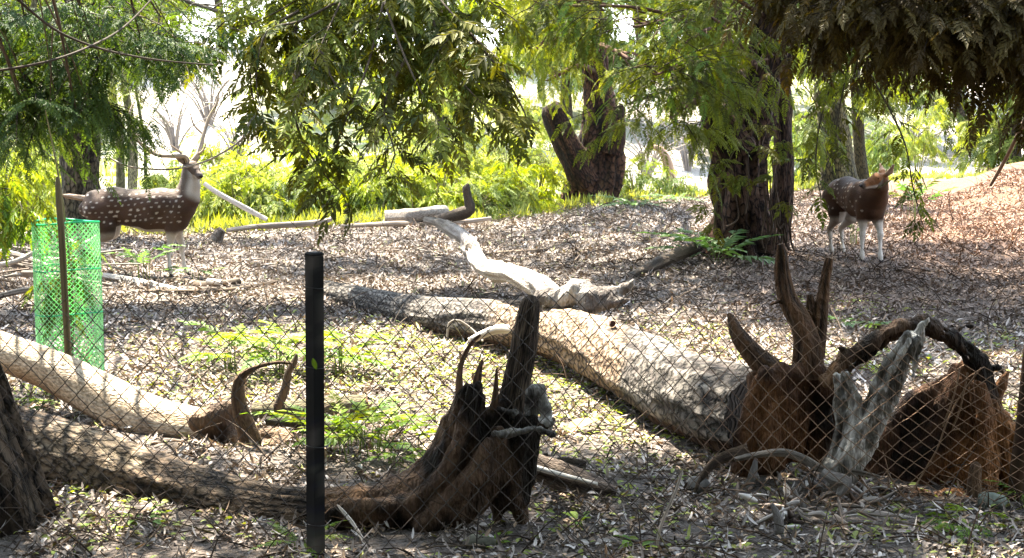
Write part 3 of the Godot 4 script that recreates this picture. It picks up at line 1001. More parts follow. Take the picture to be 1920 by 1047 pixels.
	leaf_parts(h, fol, M.frond_lance, 290, [M.olive_a, M.leaf_c, M.leaf_a, M.leaf_b, M.olive_b, M.olive_b], Color(0.045, 0.055, 0.009), Color(0.13, 0.15, 0.018), rr)
	# the boughs that carry and shade it belong to a tree just outside the frame on the left
	var b8 := on_ground(-6.2, -13.0)
	tree("tree", "tree just outside the left edge whose high boughs shade the clearing", b8,
		[b8 + Vector3(0, -0.2, 0), b8 + Vector3(0, 0.5, 0), b8 + Vector3(0.15, 2.0, 0), b8 + Vector3(0.5, 4.2, -0.2), b8 + Vector3(1.0, 6.0, -0.4)], [0.4, 0.29, 0.23, 0.17, 0.1],
		[[Vector3(-1.3, 4.5, -14.7), Vector3(1.0, 0.35, 0.8), 55], [Vector3(-2.3, 4.6, -14.8), Vector3(0.9, 0.4, 0.8), 50], [Vector3(-0.5, 4.7, -14.9), Vector3(0.8, 0.4, 0.8), 40],shade(560, 520, 0.8, 24, 5.0)],
		{"leaf": M.frond_lance, "ca": Color(0.05, 0.08, 0.015), "cb": Color(0.1, 0.14, 0.025)})
	# tree outside the right edge, behind the fence: shades the root plates in front
	var b9 := on_ground(4.4, -8.6)
	tree("tree", "tree just outside the right edge whose boughs shade the uprooted stumps", b9,
		[b9 + Vector3(0, -0.2, 0), b9 + Vector3(0, 0.5, 0), b9 + Vector3(-0.1, 2.2, 0), b9 + Vector3(-0.6, 4.4, -0.2), b9 + Vector3(-1.2, 6.0, -0.4)], [0.36, 0.26, 0.2, 0.15, 0.08],
		[shade(880, 900, 0.6, 50, 5.2), shade(1000, 1010, 0.9, 55, 5.2), shade(1440, 960, 0.6, 40, 5.2), shade(1240, 985, 0.7, 30, 5.2), shade(1620, 1010, 0.8, 50, 5.2), shade(1850, 960, 0.7, 50, 5.2), shade(1480, 700, 0.45, 26, 5.0)],
		{"leaf": M.frond_soft})
	build_far_trees()

func build_far_trees() -> void:
	var r := RandomNumberGenerator.new()
	r.seed = 55
	# slim trunks to the left, beyond the stag
	var looks := ["slim olive trunk left of the stag's antlers", "second slim pale trunk, close to the left of the stag's antlers", "thin dark stem straight above the stag's back", "slim leaning trunk between the left trunk and the screen of green leaves"]
	var spots := [[222, 30, 8], [246, 33, 8], [268, 27, 3], [78, 29, 8]]
	for k in 4:
		var d: float = spots[k][1]
		var x: float = (spots[k][0] - 960.0) / FOCAL * d
		var b := on_ground(x, -d)
		var rr: float = spots[k][2] * d / FOCAL
		tree("slim_tree", looks[k], b, [b - Vector3(0, 0.2, 0), b + Vector3(0.05, 1.2, 0), b + Vector3(-0.08, 2.8, 0.1), b + Vector3(0.1, 5.0, 0)], [rr * 1.25, rr, rr * 0.85, rr * 0.5],
			[[b + Vector3(r.randf_range(-0.4, 0.4), 3.4, 0.3), Vector3(0.9, 0.6, 0.9), 30], [b + Vector3(r.randf_range(-0.6, 0.6), 5.0, 0), Vector3(1.1, 0.8, 1.1), 40]],
			{"group": "slim trees beyond the stag", "sides": 14, "c1": Color(0.09, 0.085, 0.045), "c2": Color(0.24, 0.21, 0.14), "leaf": M.frond_lance, "ca": Color(0.08, 0.12, 0.02), "cb": Color(0.17, 0.22, 0.035), "limb_r": 0.03})
	# trees on the rise behind
	var far := [[-150, 40], [60, 46], [250, 58], [420, 66], [560, 48], [700, 58], [830, 44], [950, 60], [1060, 50], [1200, 64], [1330, 52], [1440, 44], [1560, 58], [1690, 66], [1800, 52], [1900, 44], [2050, 56], [330, 80], [640, 84], [1000, 86], [1290, 82], [1650, 88], [1830, 84], [120, 84]]
	var kinds := ["bushy yellow green tree", "loose pale green tree", "broad olive green tree"]
	var places := ["on the rise outside the left edge", "on the rise above the left trunk", "behind the slim trunks at left", "on the rise behind the stag's antlers", "behind the left of the hanging branch", "behind the middle of the hanging branch", "behind the right of the hanging branch", "on the rise left of the forked trunk", "straight behind the forked trunk", "on the rise between the forked and the broad trunk", "behind the broad trunk's feathery boughs", "behind the right side of the broad trunk", "behind the mossy trunk", "on the rise above the bright lawn", "beyond the orange earth", "behind the right edge's dark boughs", "on the rise outside the right edge", "far back over the white bank at left", "far back behind the hanging branch", "far back left of the forked trunk", "far back right of the forked trunk", "far back behind the mossy trunk", "far back over the white bank at right", "far back in the upper left corner"]
	for k in far.size():
		var d: float = far[k][1]
		var x: float = (far[k][0] - 960.0) / FOCAL * d
		var b := on_ground(x, -d)
		var q := r.randi() % 3
		var hgt := r.randf_range(6.5, 9.5) * (1.25 if d > 75 else 1.0)
		var rr := r.randf_range(0.12, 0.22)
		var cs := []
		var low := 1.3 if d < 55 else 2.2
		for j in 6:
			var y := lerpf(low, hgt, (j + 0.4) / 6.0)
			var w := hgt * 0.24 * (1.1 - absf(j - 2.5) * 0.15)
			cs.append([b + Vector3(r.randf_range(-1, 1) * w * 0.9, y, r.randf_range(-1, 1) * w * 0.6), Vector3(w, hgt * 0.12, w), 34])
		var ca: Color = [Color(0.1, 0.15, 0.02), Color(0.1, 0.15, 0.045), Color(0.06, 0.09, 0.02)][q]
		var cb: Color = [Color(0.2, 0.25, 0.03), Color(0.18, 0.24, 0.08), Color(0.13, 0.16, 0.03)][q]
		tree("far_tree", kinds[q] + " " + places[k], b, [b - Vector3(0, 0.3, 0), b + Vector3(0, 1, 0), b + Vector3(r.randf_range(-0.4, 0.4), hgt * 0.5, 0), b + Vector3(r.randf_range(-0.4, 0.4), hgt * 0.9, 0)], [rr * 1.5, rr, rr * 0.7, rr * 0.2], cs,
			{"group": "trees on the rise behind the clearing", "sides": 12, "step": 0.4, "leaf": M.frond_far, "size": 1.7, "per": 8, "twig": 0.8, "ca": ca, "cb": cb, "c1": Color(0.07, 0.055, 0.04), "c2": Color(0.2, 0.16, 0.12)})
	# unseen trees of the wood, added to hold back sky light beside and behind
	var ring := [[-3.4, 2.6, 7.0, "behind the viewer at left"], [0.6, 4.0, 7.5, "straight behind the viewer"], [4.2, 2.4, 7.0, "behind the viewer at right"], [-6.5, -1.5, 7.0, "left of the viewer"], [6.8, -2.5, 7.0, "right of the viewer"], [-8.5, -7.0, 8.0, "outside the frame left of the long pale log"], [9.0, -9.0, 8.0, "outside the frame right of the round root plate"], [-10.0, -14.0, 8.0, "outside the frame left of the stag"], [10.5, -17.0, 8.0, "outside the frame right of the orange earth"], [-2.0, 8.0, 8.5, "farther behind the viewer at left"], [4.0, 8.5, 8.5, "farther behind the viewer at right"], [-9.0, 4.0, 8.0, "far to the left behind the viewer"], [10.0, 4.0, 8.0, "far to the right behind the viewer"]]
	for k in ring.size():
		var b := on_ground(ring[k][0], ring[k][1])
		var hgt: float = ring[k][2]
		var cs := []
		for j in 7:
			var y := lerpf(1.0, hgt, (j + 0.3) / 7.0)
			cs.append([b + Vector3(r.randf_range(-1, 1), y, r.randf_range(-0.6, 0.6)), Vector3(1.7, 0.6, 1.5), 75])
		tree("tree", "leafy woodland tree standing " + ring[k][3], b, [b - Vector3(0, 0.3, 0), b + Vector3(0, 1, 0), b + Vector3(0.1, hgt * 0.5, 0), b + Vector3(-0.1, hgt * 0.9, 0)], [0.3, 0.2, 0.14, 0.05], cs,
			{"group": "unseen trees added round the viewer for shade", "sides": 12, "step": 0.4, "leaf": M.frond_far, "size": 1.3, "per": 8, "twig": 0.8})
	var shade_roof := [[-2.6, -1.2, "left of the fence's near end"], [2.9, -1.0, "right of the fence's near end"]]  # unseen crowns overhead, added to shade the foreground
	for k in shade_roof.size():
		var b := on_ground(shade_roof[k][0], shade_roof[k][1])
		var side: float = signf(shade_roof[k][0])
		var cs := []
		for j in 14:
			cs.append([Vector3(side * r.randf_range(-0.3, 3.2), r.randf_range(4.4, 5.8), r.randf_range(-7.6, 1.5)), Vector3(1.1, 0.35, 1.1), 50])
		tree("tree", "spreading shade tree standing outside the frame " + shade_roof[k][2], b, [b - Vector3(0, 0.3, 0), b + Vector3(0, 1, 0), b + Vector3(0.1, 3.0, -0.6), b + Vector3(-0.1, 5.0, -2.0)], [0.3, 0.22, 0.16, 0.07], cs,
			{"group": "unseen trees added round the viewer for shade", "sides": 12, "step": 0.4, "leaf": M.frond_far, "size": 1.0, "per": 8, "twig": 0.7})
	# sunlit saplings and shrubs along the far side of the shaded floor
	var shrubs := [[480, 23.5, 0.9, 0], [560, 22.5, 1.1, 0], [620, 24, 1.4, 1], [690, 22.6, 1.2, 0], [760, 24.5, 1.5, 1], [820, 23, 1.0, 0], [880, 25.5, 1.5, 1], [940, 25, 1.2, 0], [1000, 26.5, 1.3, 1], [1190, 27.5, 0.6, 2], [1270, 29, 0.8, 2], [40, 23, 1.6, 0], [90, 25, 1.4, 1], [-20, 21.5, 1.3, 0], [1510, 31, 1.8, 2], [1480, 33, 1.5, 1], [1660, 38, 1.6, 2], [1720, 44, 2.2, 1], [1860, 46, 2.4, 1], [960, 34, 2.4, 1], [560, 36, 1.6, 1], [700, 38, 2.2, 1], [820, 40, 2.0, 1], [330, 27, 1.1, 1], [410, 30, 1.4, 1], [460, 28, 1.2, 0]]
	for k in 14:
		var bpx: float = 395.0 + k * 46.0
		shrubs.append([bpx, edge(bpx) + 0.9 + 1.2 * r.randf(), r.randf_range(0.35, 0.75), [1, 0, 1, 2][k % 4]])
	var low_at := ["just right of the stag's chest", "behind the leaning pale stick", "behind the thin brown log's left end", "behind the thin brown log's middle", "behind the thin brown log's right end", "right of the thin brown log", "behind the long low stick's left end", "left of the short pale log", "behind the short pale log", "behind the bent dark branch", "right of the bent dark branch", "right of the pale limb's tip", "a step left of the forked trunk's foot", "close by the forked trunk's left foot"]
	var sw := ["right of the stag's chest", "at the foot of the hanging branch's left end", "behind the short log's left end", "left of the pale log", "behind the pale log on the floor's far side", "behind the knobbly log", "right of the knobbly log", "left of the forked trunk's foot", "against the forked trunk's left side", "at the forked trunk's right foot", "between forked and broad trunk", "left of the left trunk", "close behind the left trunk", "at the left edge", "behind the broad trunk's right side", "right of the broad trunk, farther back", "beside the bright lawn", "above the bright lawn", "above the orange earth", "farther back left of the forked trunk", "farther back right of the antlers", "farther back behind the hanging branch", "farther back under the hanging branch's right end", "straight behind the stag's shoulders", "behind the stag's muzzle", "between the stag and the hanging branch"]
	for e in low_at:
		sw.append("at the litter's edge " + e)
	for k in shrubs.size():
		var d: float = shrubs[k][1]
		var x: float = (shrubs[k][0] - 960.0) / FOCAL * d
		var b := on_ground(x, -d)
		var hgt: float = shrubs[k][2]
		var q: int = shrubs[k][3]
		var t := thing("shrub", ["bright yellow green leafy sapling ", "pale yellow green bush ", "dull green low bush "][q] + sw[k], "shrub", b, "sunlit shrubs beyond the shaded floor")
		var fol := {"fronds": [], "twigs": []}
		for j in 4 + int(hgt * 3.0):
			var a := r.randf() * TAU
			var top := b + Vector3(cos(a) * hgt * r.randf_range(0.1, 0.5), hgt * r.randf_range(0.5, 1.1), sin(a) * hgt * r.randf_range(0.1, 0.5))
			var s := Shape.new()
			tube(s, [b + Vector3(cos(a), 0, sin(a)) * 0.08, b.lerp(top, 0.5) + Vector3(0, 0.1, 0), top], [0.014, 0.01, 0.004], 5, 0.3, 0, 2, 1, Color(0.1, 0.1, 0.04), Color(0.16, 0.14, 0.07))
			obj("stem", s, M.bark_plain, t)
			var f := foliage([[b.lerp(top, 0.75), Vector3(0.28, 0.3, 0.28) * (0.5 + hgt * 0.5), 8]], 0.85, 0.35, r, 6, 0.4)
			fol.fronds.append_array(f.fronds)
			fol.twigs.append_array(f.twigs)
		var ca: Color = [Color(0.16, 0.23, 0.02), Color(0.18, 0.24, 0.05), Color(0.08, 0.13, 0.03)][q]
		var cb: Color = [Color(0.28, 0.34, 0.03), Color(0.28, 0.33, 0.08), Color(0.15, 0.2, 0.06)][q]
		leaf_parts(t, fol, M.frond_lance, 0, [], ca, cb, r)

# ------------------------------------------------------------------ fence
func build_fence() -> void:
	var post := thing("fence_post", "black square steel fence post standing left of centre", "post", on_ground(-0.7, -5.49))
	var s := Shape.new()
	var c := Color(0.004, 0.0045, 0.006)
	var top := P(589, 480, 5.49)
	var bot := P(592, 1048, 5.49)
	var w := 0.0265
	for k in 2:
		pass
	tube(s, [bot - Vector3(0, 0.15, 0), bot, bot.lerp(top, 0.5), top], [w * 1.25, w * 1.25, w * 1.25, w * 1.25], 4, 0.02, 0.0, 1, 1, c, c, true, 0.0, func(p: Vector3, dir: Vector3, k2: float, dist: float, col: Color) -> Color:
		return col.lerp(Color(0.045, 0.04, 0.034), 0.8 * smoothstep(0.12, 0.4, fine.get_noise_3d(p.x * 900.0, p.y * 240.0, p.z * 900.0)) + 0.6 * smoothstep(0.22, 0.0, p.y)))
	var pm := obj("shaft", s, M.paint, post, false)
	var cap := Shape.new()
	tube(cap, [top + Vector3(0, 0.001, 0), top + Vector3(0, 0.008, 0), top + Vector3(0, 0.014, 0)], [w * 1.3, w * 1.3, w * 1.0], 4, 0.6, 0, 1, 1, c * 1.3, c * 1.3)
	obj("cap", cap, M.paint, post, false)
	for k in 4:
		var y := 0.12 + 0.26 * k
		var q := Shape.new()
		var b := bot.lerp(top, y)
		tube(q, [b + Vector3(-0.05, 0, -0.04), b + Vector3(-0.034, 0.004, 0.02), b + Vector3(0.0, 0.0, 0.038), b + Vector3(0.034, -0.004, 0.02), b + Vector3(0.05, 0, -0.04)], [0.0014, 0.0014, 0.0014, 0.0014, 0.0014], 5, 0.02, 0, 1, 1, Color(0.03, 0.03, 0.03), Color(0.03, 0.03, 0.03))
		obj("tie_wire", q, M.wire, post)
	# right hand post, dark and leaning, at the frame's edge
	var rp := thing("fence_post", "dark leaning wooden post at the right edge", "post", on_ground(2.05, -6.3))
	var q := Shape.new()
	var rpx := pxs([[1902, 985, 6.3, 21], [1904, 960, 6.3, 20], [1914, 870, 6.3, 19], [1924, 780, 6.3, 17], [1936, 640, 6.3, 16], [1944, 520, 6.3, 14]])
	tube(q, rpx[0], rpx[1], 12, 0.04, 0.14, 3, 1, Color(0.02, 0.013, 0.008), Color(0.06, 0.035, 0.02))
	obj("shaft", q, M.bark_plain, rp)
	# the mesh: bent wires hooked into each other
	var fence := thing("wire_fence", "sagging chain-link wire mesh stretched across the whole foreground", "fence", on_ground(0, -5.55))
	var first := -74
	var last := 78
	var rows := 21
	var wires := [Color(0.045, 0.038, 0.032), Color(0.06, 0.05, 0.04), Color(0.04, 0.028, 0.02)]
	var nodes := func(i: int, r: int) -> Vector3:
		var u := i * 0.0405
		var t := smoothstep(0.15, 1.9, u)
		var z := -5.55 - 0.62 * smoothstep(-0.5, 2.4, u) + 0.02 * noise.get_noise_2d(u * 60.0, r * 4.0)
		var y := r * 0.0455 * (1.0 - 0.13 * t) - 0.16 * t * maxf(0.0, u - 0.2) * (float(r) / rows) + 0.012 * noise.get_noise_2d(i * 3.0, r * 6.0 + 40.0)
		var lean := 0.02 * t * r
		return Vector3(u - lean * 0.25 + 0.012 * noise.get_noise_2d(i * 4.0 + 80.0, r * 5.0), y - 0.02 + 0.05 * t, z)
	for k in range(first, last):
		var q2 := Shape.new()
		var pts := []
		var rad := []
		for r in rows + 1:
			var i := k if (k + r) % 2 == 0 else k + 1
			var a: Vector3 = nodes.call(i, r)
			var hook := -0.0016 if i == k else 0.0016
			pts.append(a + Vector3(hook, 0, 0.0022 if r % 2 == 0 else -0.0022))
			rad.append(0.00175)
		var col: Color = wires[absi(k * 7) % 3].lerp(Color(0.13, 0.08, 0.05), smoothstep(8.0, 26.0, float(k)))
		wire(q2, pts, 0.0016, col)
		obj("wire", q2, M.wire, fence)

func wire(s: Shape, pts: Array, r: float, col: Color) -> void:     # straight runs with a short rounded bend at each link
	var p := []
	for k in pts.size():
		if k == 0 or k == pts.size() - 1:
			p.append(pts[k])
			continue
		var a: Vector3 = pts[k].lerp(pts[k - 1], 0.09)
		var b: Vector3 = pts[k].lerp(pts[k + 1], 0.09)
		p.append(a)
		p.append((pts[k] * 2.0 + a + b) / 4.0)
		p.append(b)
	var n := p.size()
	var f := s.v.size()
	for k in n:
		var t: Vector3 = (p[mini(k + 1, n - 1)] - p[maxi(k - 1, 0)]).normalized()
		var x := t.cross(Vector3(0, 0, 1)).normalized()
		var y := t.cross(x)
		for q in 4:
			var a := TAU * q / 4.0
			s.vert(p[k] + (x * cos(a) + y * sin(a)) * r, col)
	for k in n - 1:
		for q in 4:
			var a := f + k * 4 + q
			var b := f + k * 4 + (q + 1) % 4
			s.quad(a, b, b + 4, a + 4)

# ------------------------------------------------------------------ fallen wood
# fibres that run side by side from a base to a top: two edges in pixels [x, y], radii in pixels from first to last point
func strands(left: Array, right: Array, n: int, r0: float, r1: float, d: float, dd: float, r: RandomNumberGenerator) -> Array:
	var out := []
	for k in n:
		var t := (k + 0.5) / n
		var z := d + dd * (2.0 * absf(t - 0.5) - 0.5) + r.randf_range(-0.045, 0.045)
		var list := []
		var cut := r.randf_range(0.0, 0.12)
		for q in left.size():
			var u := float(q) / (left.size() - 1)
			var a: Array = left[q]
			var b: Array = right[q]
			var w := t + r.randf_range(-0.25, 0.25) / n
			list.append([lerpf(a[0], b[0], w), lerpf(a[1], b[1], w) + (cut * 260.0 if q == left.size() - 1 else 0.0), z, lerpf(r0, r1, u) * r.randf_range(0.6, 1.3)])
		out += px_chain(list)
	return px_bones(out)

func fiber(p: Vector3, dark: Color, light: Color, scale := Vector3(260, 70, 260)) -> Color:
	var a := clampf(0.45 + 1.5 * fine.get_noise_3dv(p * scale) + 0.5 * noise.get_noise_3dv(p * 160.0), 0, 1)
	return dark.lerp(light, a)

func chain3(list: Array) -> Array:
	return px_bones(px_chain(list))

func build_fallen_wood() -> void:
	var brown_d := Color(0.008, 0.005, 0.003)
	var brown_l := Color(0.14, 0.083, 0.05)
	var grey_d := Color(0.16, 0.145, 0.13)
	var grey_l := Color(0.5, 0.47, 0.43)
	# A: the log across the lower left with its upturned root
	var la := thing("fallen_tree", "dark log across the lower left with an upturned splintered root end, behind the fence post", "fallen tree", G(790, 985))
	var s := Shape.new()
	var barkp := func(p: Vector3, dir: Vector3, w: float, dist: float, col: Color) -> Color:
		var bare := smoothstep(0.08, 0.2, noise.get_noise_3dv(p * 55.0 + Vector3(9, 3, 0)))
		return col.lerp(Color(0.34, 0.27, 0.19).lerp(Color(0.2, 0.15, 0.1), w), bare * 0.6)
	var a := pxs([[-120, 796, 7.0, 60], [30, 826, 6.8, 61], [150, 862, 6.62, 62], [290, 910, 6.4, 61], [430, 948, 6.15, 57], [540, 962, 6.03, 50], [640, 957, 6.0, 44], [760, 945, 5.97, 38]])
	tube(s, a[0], a[1], 60, 0.025, 0.09, 3.8, 1.6, Color(0.036, 0.025, 0.017), Color(0.19, 0.135, 0.092), true, 3.0, barkp)
	obj("log", s, M.log_bark, la)
	var bones := []
	var fr := RandomNumberGenerator.new()
	fr.seed = 40
	bones += strands([[620, 940], [735, 915], [800, 868], [838, 790], [862, 712]], [[640, 985], [800, 985], [880, 930], [902, 830], [905, 718]], 8, 24, 9, 5.93, 0.12, fr)
	bones += strands([[775, 985], [815, 955], [868, 900], [905, 840]], [[845, 998], [905, 950], [955, 890], [945, 800]], 6, 17, 15, 5.86, 0.06, fr)
	bones += strands([[925, 960], [922, 900], [930, 840], [940, 775]], [[988, 935], [992, 900], [1000, 840], [1008, 795]], 5, 15, 15, 5.93, 0.1, fr)
	bones += chain3([[950, 930, 5.93, 20], [938, 955, 5.93, 14], [930, 982, 5.92, 7]])
	bones += chain3([[970, 930, 5.95, 20], [976, 962, 5.93, 14], [985, 1002, 5.92, 9]])
	bones += chain3([[905, 830, 5.97, 22], [930, 795, 5.98, 18], [955, 785, 6.0, 18]])
	bones += chain3([[990, 810, 5.95, 18], [1015, 800, 5.93, 10], [1034, 790, 5.92, 5]])
	bones += chain3([[900, 830, 5.95, 30], [925, 790, 5.98, 26], [950, 770, 6.0, 24]])
	var rootp := func(p: Vector3, g: Vector3) -> Color:
		var c := fiber(p, brown_d, brown_l)
		var o := smoothstep(0.1, 0.3, noise.get_noise_3dv(p * 70.0))
		return c.lerp(Color(0.24, 0.13, 0.06), o * 0.55)
	for sp in [[[864, 765, 5.95, 14], [861, 720, 5.95, 8], [863, 690, 5.95, 6], [871, 665, 5.95, 5], [885, 642, 5.95, 4.5], [901, 628, 5.95, 3]], [[893, 740, 5.95, 12], [896, 705, 5.95, 7.5], [904, 675, 5.95, 2]], [[921, 800, 5.97, 14], [928, 750, 5.97, 8], [930, 720, 5.97, 5], [931, 692, 5.97, 2]]]:
		var q := Shape.new()
		var t3 := pxs(sp)
		tube(q, t3[0], t3[1], 10, 0.02, 0.3, 2.4, 3.0, Color(0.016, 0.01, 0.006), Color(0.13, 0.075, 0.045), true, sp[0][0])
		obj("root_spike", q, M.bark_plain, la)
	obj("root_stump", body(bones, 0.009, 0.0042, rootp, 0.011, Vector3(620, 150, 620)), M.root, la)
	s = Shape.new()
	var up := pxs([[955, 790, 6.02, 34], [962, 750, 6.02, 28], [974, 690, 6.02, 26], [984, 630, 6.02, 25], [992, 580, 6.02, 20], [996, 562, 6.02, 15], [998, 554, 6.02, 6]])
	tube(s, up[0], up[1], 20, 0.018, 0.3, 3, 1.6, Color(0.06, 0.042, 0.03), Color(0.3, 0.22, 0.16), true, 5.0)
	obj("splintered_root", s, M.bark, la)
	var gp := func(p: Vector3, g: Vector3) -> Color:
		return fiber(p, Color(0.04, 0.034, 0.03), Color(0.46, 0.43, 0.39), Vector3(400, 400, 400))
	bones = strands([[985, 735], [985, 765], [975, 800], [960, 825]], [[1022, 722], [1030, 760], [1034, 795], [1012, 815]], 5, 7, 6, 5.94, 0.05, fr)
	bones += strands([[930, 806], [965, 800], [1005, 790], [1036, 783]], [[925, 822], [960, 820], [1005, 812], [1040, 798]], 3, 5, 6, 5.88, 0.03, fr)
	bones += strands([[935, 762], [965, 772], [990, 782]], [[938, 778], [965, 790], [995, 800]], 2, 5, 7, 5.92, 0.03, fr)
	obj("weathered_root", body(bones, 0.008, 0.005, gp, 0.009, Vector3(900, 600, 900)), M.root, la)
	# log lying to the right of that root
	s = Shape.new()
	var rl := pxs([[985, 868, 6.35, 22], [1040, 890, 6.35, 25], [1100, 912, 6.33, 24], [1155, 925, 6.32, 16]])
	tube(s, rl[0], rl[1], 18, 0.03, 0.3, 3, 1.3, Color(0.05, 0.035, 0.025), Color(0.26, 0.2, 0.16), true, 2.0)
	tag(obj("log", s, M.log, self, true, G(1070, 935)), "short brown log lying against the right side of the splintered root", "log")
	s = Shape.new()
	var wl := pxs([[1000, 876, 6.3, 5], [1060, 893, 6.24, 5], [1120, 908, 6.2, 4]])
	tube(s, wl[0], wl[1], 7, 0.05, 0.2, 2, 1, grey_d, Color(0.6, 0.57, 0.52))
	tag(obj("stick", s, M.bark_plain, self, true, G(1060, 905)), "bleached stick lying along the short brown log", "stick")
	s = Shape.new()
	var sl := pxs([[1020, 872, 6.75, 10], [1060, 872, 6.75, 15], [1098, 876, 6.75, 12]])
	tube(s, sl[0], sl[1], 12, 0.03, 0.3, 3, 1.3, Color(0.05, 0.04, 0.03), Color(0.16, 0.12, 0.09))
	var knob := pxs([[1025, 872, 6.74, 7], [1022, 850, 6.74, 6]])
	tube(s, knob[0], knob[1], 7, 0.03, 0.2, 2, 1, Color(0.05, 0.04, 0.03), Color(0.16, 0.12, 0.09))
	tag(obj("log", s, M.log, self, true, G(1060, 888)), "small dark broken log with a peg, behind the short brown log", "log")
	# B: pale barkless log at left
	var lb := thing("fallen_tree", "pale barkless log at left with a curved stub, ending in a knobbly root", "fallen tree", G(360, 820))
	s = Shape.new()
	var b := pxs([[-160, 600, 8.5, 32], [0, 658, 8.2, 36], [90, 692, 8.06, 39], [180, 738, 7.9, 44], [270, 783, 7.72, 46], [340, 800, 7.6, 42], [420, 808, 7.5, 36]])
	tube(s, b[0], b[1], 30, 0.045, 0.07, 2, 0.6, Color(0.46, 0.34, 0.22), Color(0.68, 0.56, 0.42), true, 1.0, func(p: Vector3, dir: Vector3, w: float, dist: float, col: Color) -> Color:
		var under_tint := smoothstep(-0.2, -0.75, dir.y)  # orange brown and darker towards the underside
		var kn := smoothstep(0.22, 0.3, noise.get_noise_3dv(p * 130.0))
		return col.lerp(Color(0.26, 0.13, 0.06), under_tint * 0.7).lerp(Color(0.16, 0.11, 0.08), kn * 0.6))
	obj("log", s, M.log, lb)
	var bp := func(p: Vector3, g: Vector3) -> Color:
		return fiber(p, Color(0.05, 0.03, 0.02), Color(0.3, 0.2, 0.13))
	bones = chain3([[385, 800, 7.55, 34], [415, 808, 7.5, 36], [450, 830, 7.45, 24], [480, 850, 7.42, 18]])
	bones += chain3([[372, 790, 7.45, 22], [400, 785, 7.45, 24], [428, 770, 7.45, 14]])
	bones += chain3([[440, 830, 7.4, 18], [520, 850, 7.35, 22], [560, 880, 7.3, 20], [600, 885, 7.3, 14]])
	bones += chain3([[500, 820, 7.5, 20], [540, 830, 7.45, 22], [565, 860, 7.4, 12]])
	bones += chain3([[420, 855, 7.3, 10], [450, 845, 7.3, 9], [480, 870, 7.25, 8]])
	obj("root_knob", body(bones, 0.014, 0.012, bp, 0.012, Vector3(420, 220, 420)), M.root, lb)
	s = Shape.new()
	var cs := pxs([[478, 855, 7.35, 24], [462, 810, 7.35, 20], [448, 760, 7.35, 15], [446, 725, 7.35, 12], [453, 706, 7.35, 8], [480, 689, 7.35, 3.6], [520, 680, 7.35, 3], [548, 682, 7.35, 2.2]])
	tube(s, cs[0], cs[1], 14, 0.03, 0.28, 2.5, 1.2, Color(0.09, 0.05, 0.03), Color(0.3, 0.19, 0.11), true, 4.0)
	obj("curved_stub", s, M.log, lb)
	# mossy sawn log behind the post
	s = Shape.new()
	var ml := pxs([[475, 776, 7.95, 20], [540, 774, 7.95, 23], [620, 768, 8.0, 25], [684, 760, 8.05, 20]])
	var sawn := thing("log", "mossy sawn log behind the black fence post, showing a round brown cut end", "log", G(580, 798))
	tube(s, ml[0], ml[1], 22, 0.04, 0.16, 3, 1, Color(0.07, 0.06, 0.035), Color(0.2, 0.17, 0.1), false, 6.0)
	obj("bark", s, M.log, sawn)
	s = Shape.new()
	var e: Vector3 = ml[0][3]
	var ax: Vector3 = (ml[0][3] - ml[0][2]).normalized()
	tube(s, [e - ax * 0.01, e + ax * 0.012], [ml[1][3] * 0.92, ml[1][3] * 0.9], 22, 0.05, 0.0, 1, 1, Color(0.24, 0.13, 0.07), Color(0.32, 0.18, 0.1))
	obj("cut_end", s, M.root, sawn)
	s = Shape.new()
	tube(s, pxs([[500, 790, 7.7, 8], [620, 800, 7.6, 10], [720, 830, 7.4, 8]])[0], [0.022, 0.026, 0.018], 10, 0.05, 0.2, 2, 1, Color(0.05, 0.05, 0.03), Color(0.15, 0.13, 0.08))
	tag(obj("branch", s, M.log, self, true, G(640, 812)), "thin greenish branch lying in front of the mossy sawn log", "branch")
	s = Shape.new()
	var bs := pxs([[520, 765, 7.9, 10], [534, 730, 7.88, 9], [540, 700, 7.87, 7], [552, 678, 7.86, 6], [556, 664, 7.85, 2]])
	tube(s, bs[0], bs[1], 10, 0.02, 0.25, 2, 1, Color(0.025, 0.018, 0.012), Color(0.1, 0.07, 0.045))
	tag(obj("branch", s, M.bark_plain, self, true, G(524, 790)), "dark crooked branch stub standing up left of the black fence post", "branch")
	# C: the long fallen trunk and its root plate at right
	var lc := thing("fallen_tree", "long fallen trunk crossing the middle, torn up with a big brown root plate at right", "fallen tree", G(1600, 935))
	s = Shape.new()
	var c := pxs([[610, 548, 13.2, 22], [700, 570, 12.4, 28], [790, 588, 11.5, 33], [900, 600, 10.6, 40], [1000, 614, 9.9, 47], [1090, 640, 9.2, 56], [1180, 682, 8.5, 66], [1270, 728, 7.8, 78], [1350, 760, 7.25, 86], [1430, 780, 6.9, 84]])
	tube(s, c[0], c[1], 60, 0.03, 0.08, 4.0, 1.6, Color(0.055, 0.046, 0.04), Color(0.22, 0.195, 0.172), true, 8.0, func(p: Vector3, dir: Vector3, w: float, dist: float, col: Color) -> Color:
		var bp2 := bearing(p.x, p.z)
		var bare := smoothstep(900, 950, bp2) * (1.0 - smoothstep(1150, 1185, bp2 + 30.0 * noise.get_noise_3dv(p * 200.0)))
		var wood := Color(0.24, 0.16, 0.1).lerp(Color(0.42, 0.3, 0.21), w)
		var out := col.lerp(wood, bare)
		var under_tint := smoothstep(-0.3, -0.8, dir.y)  # shade of the underside painted into the bark as dark brown
		return out.lerp(Color(0.08, 0.036, 0.016), under_tint * 0.85))
	obj("trunk", s, M.log_bark, lc)
	s = Shape.new()
	var hole := pxs([[1148, 608, 8.64, 7], [1150, 607, 8.58, 6]])
	tube(s, hole[0], hole[1], 8, 0.05, 0.2, 2, 1, Color(0.02, 0.01, 0.008), Color(0.04, 0.02, 0.015))
	obj("knot_hole", s, M.bark_plain, lc)
	s = Shape.new()
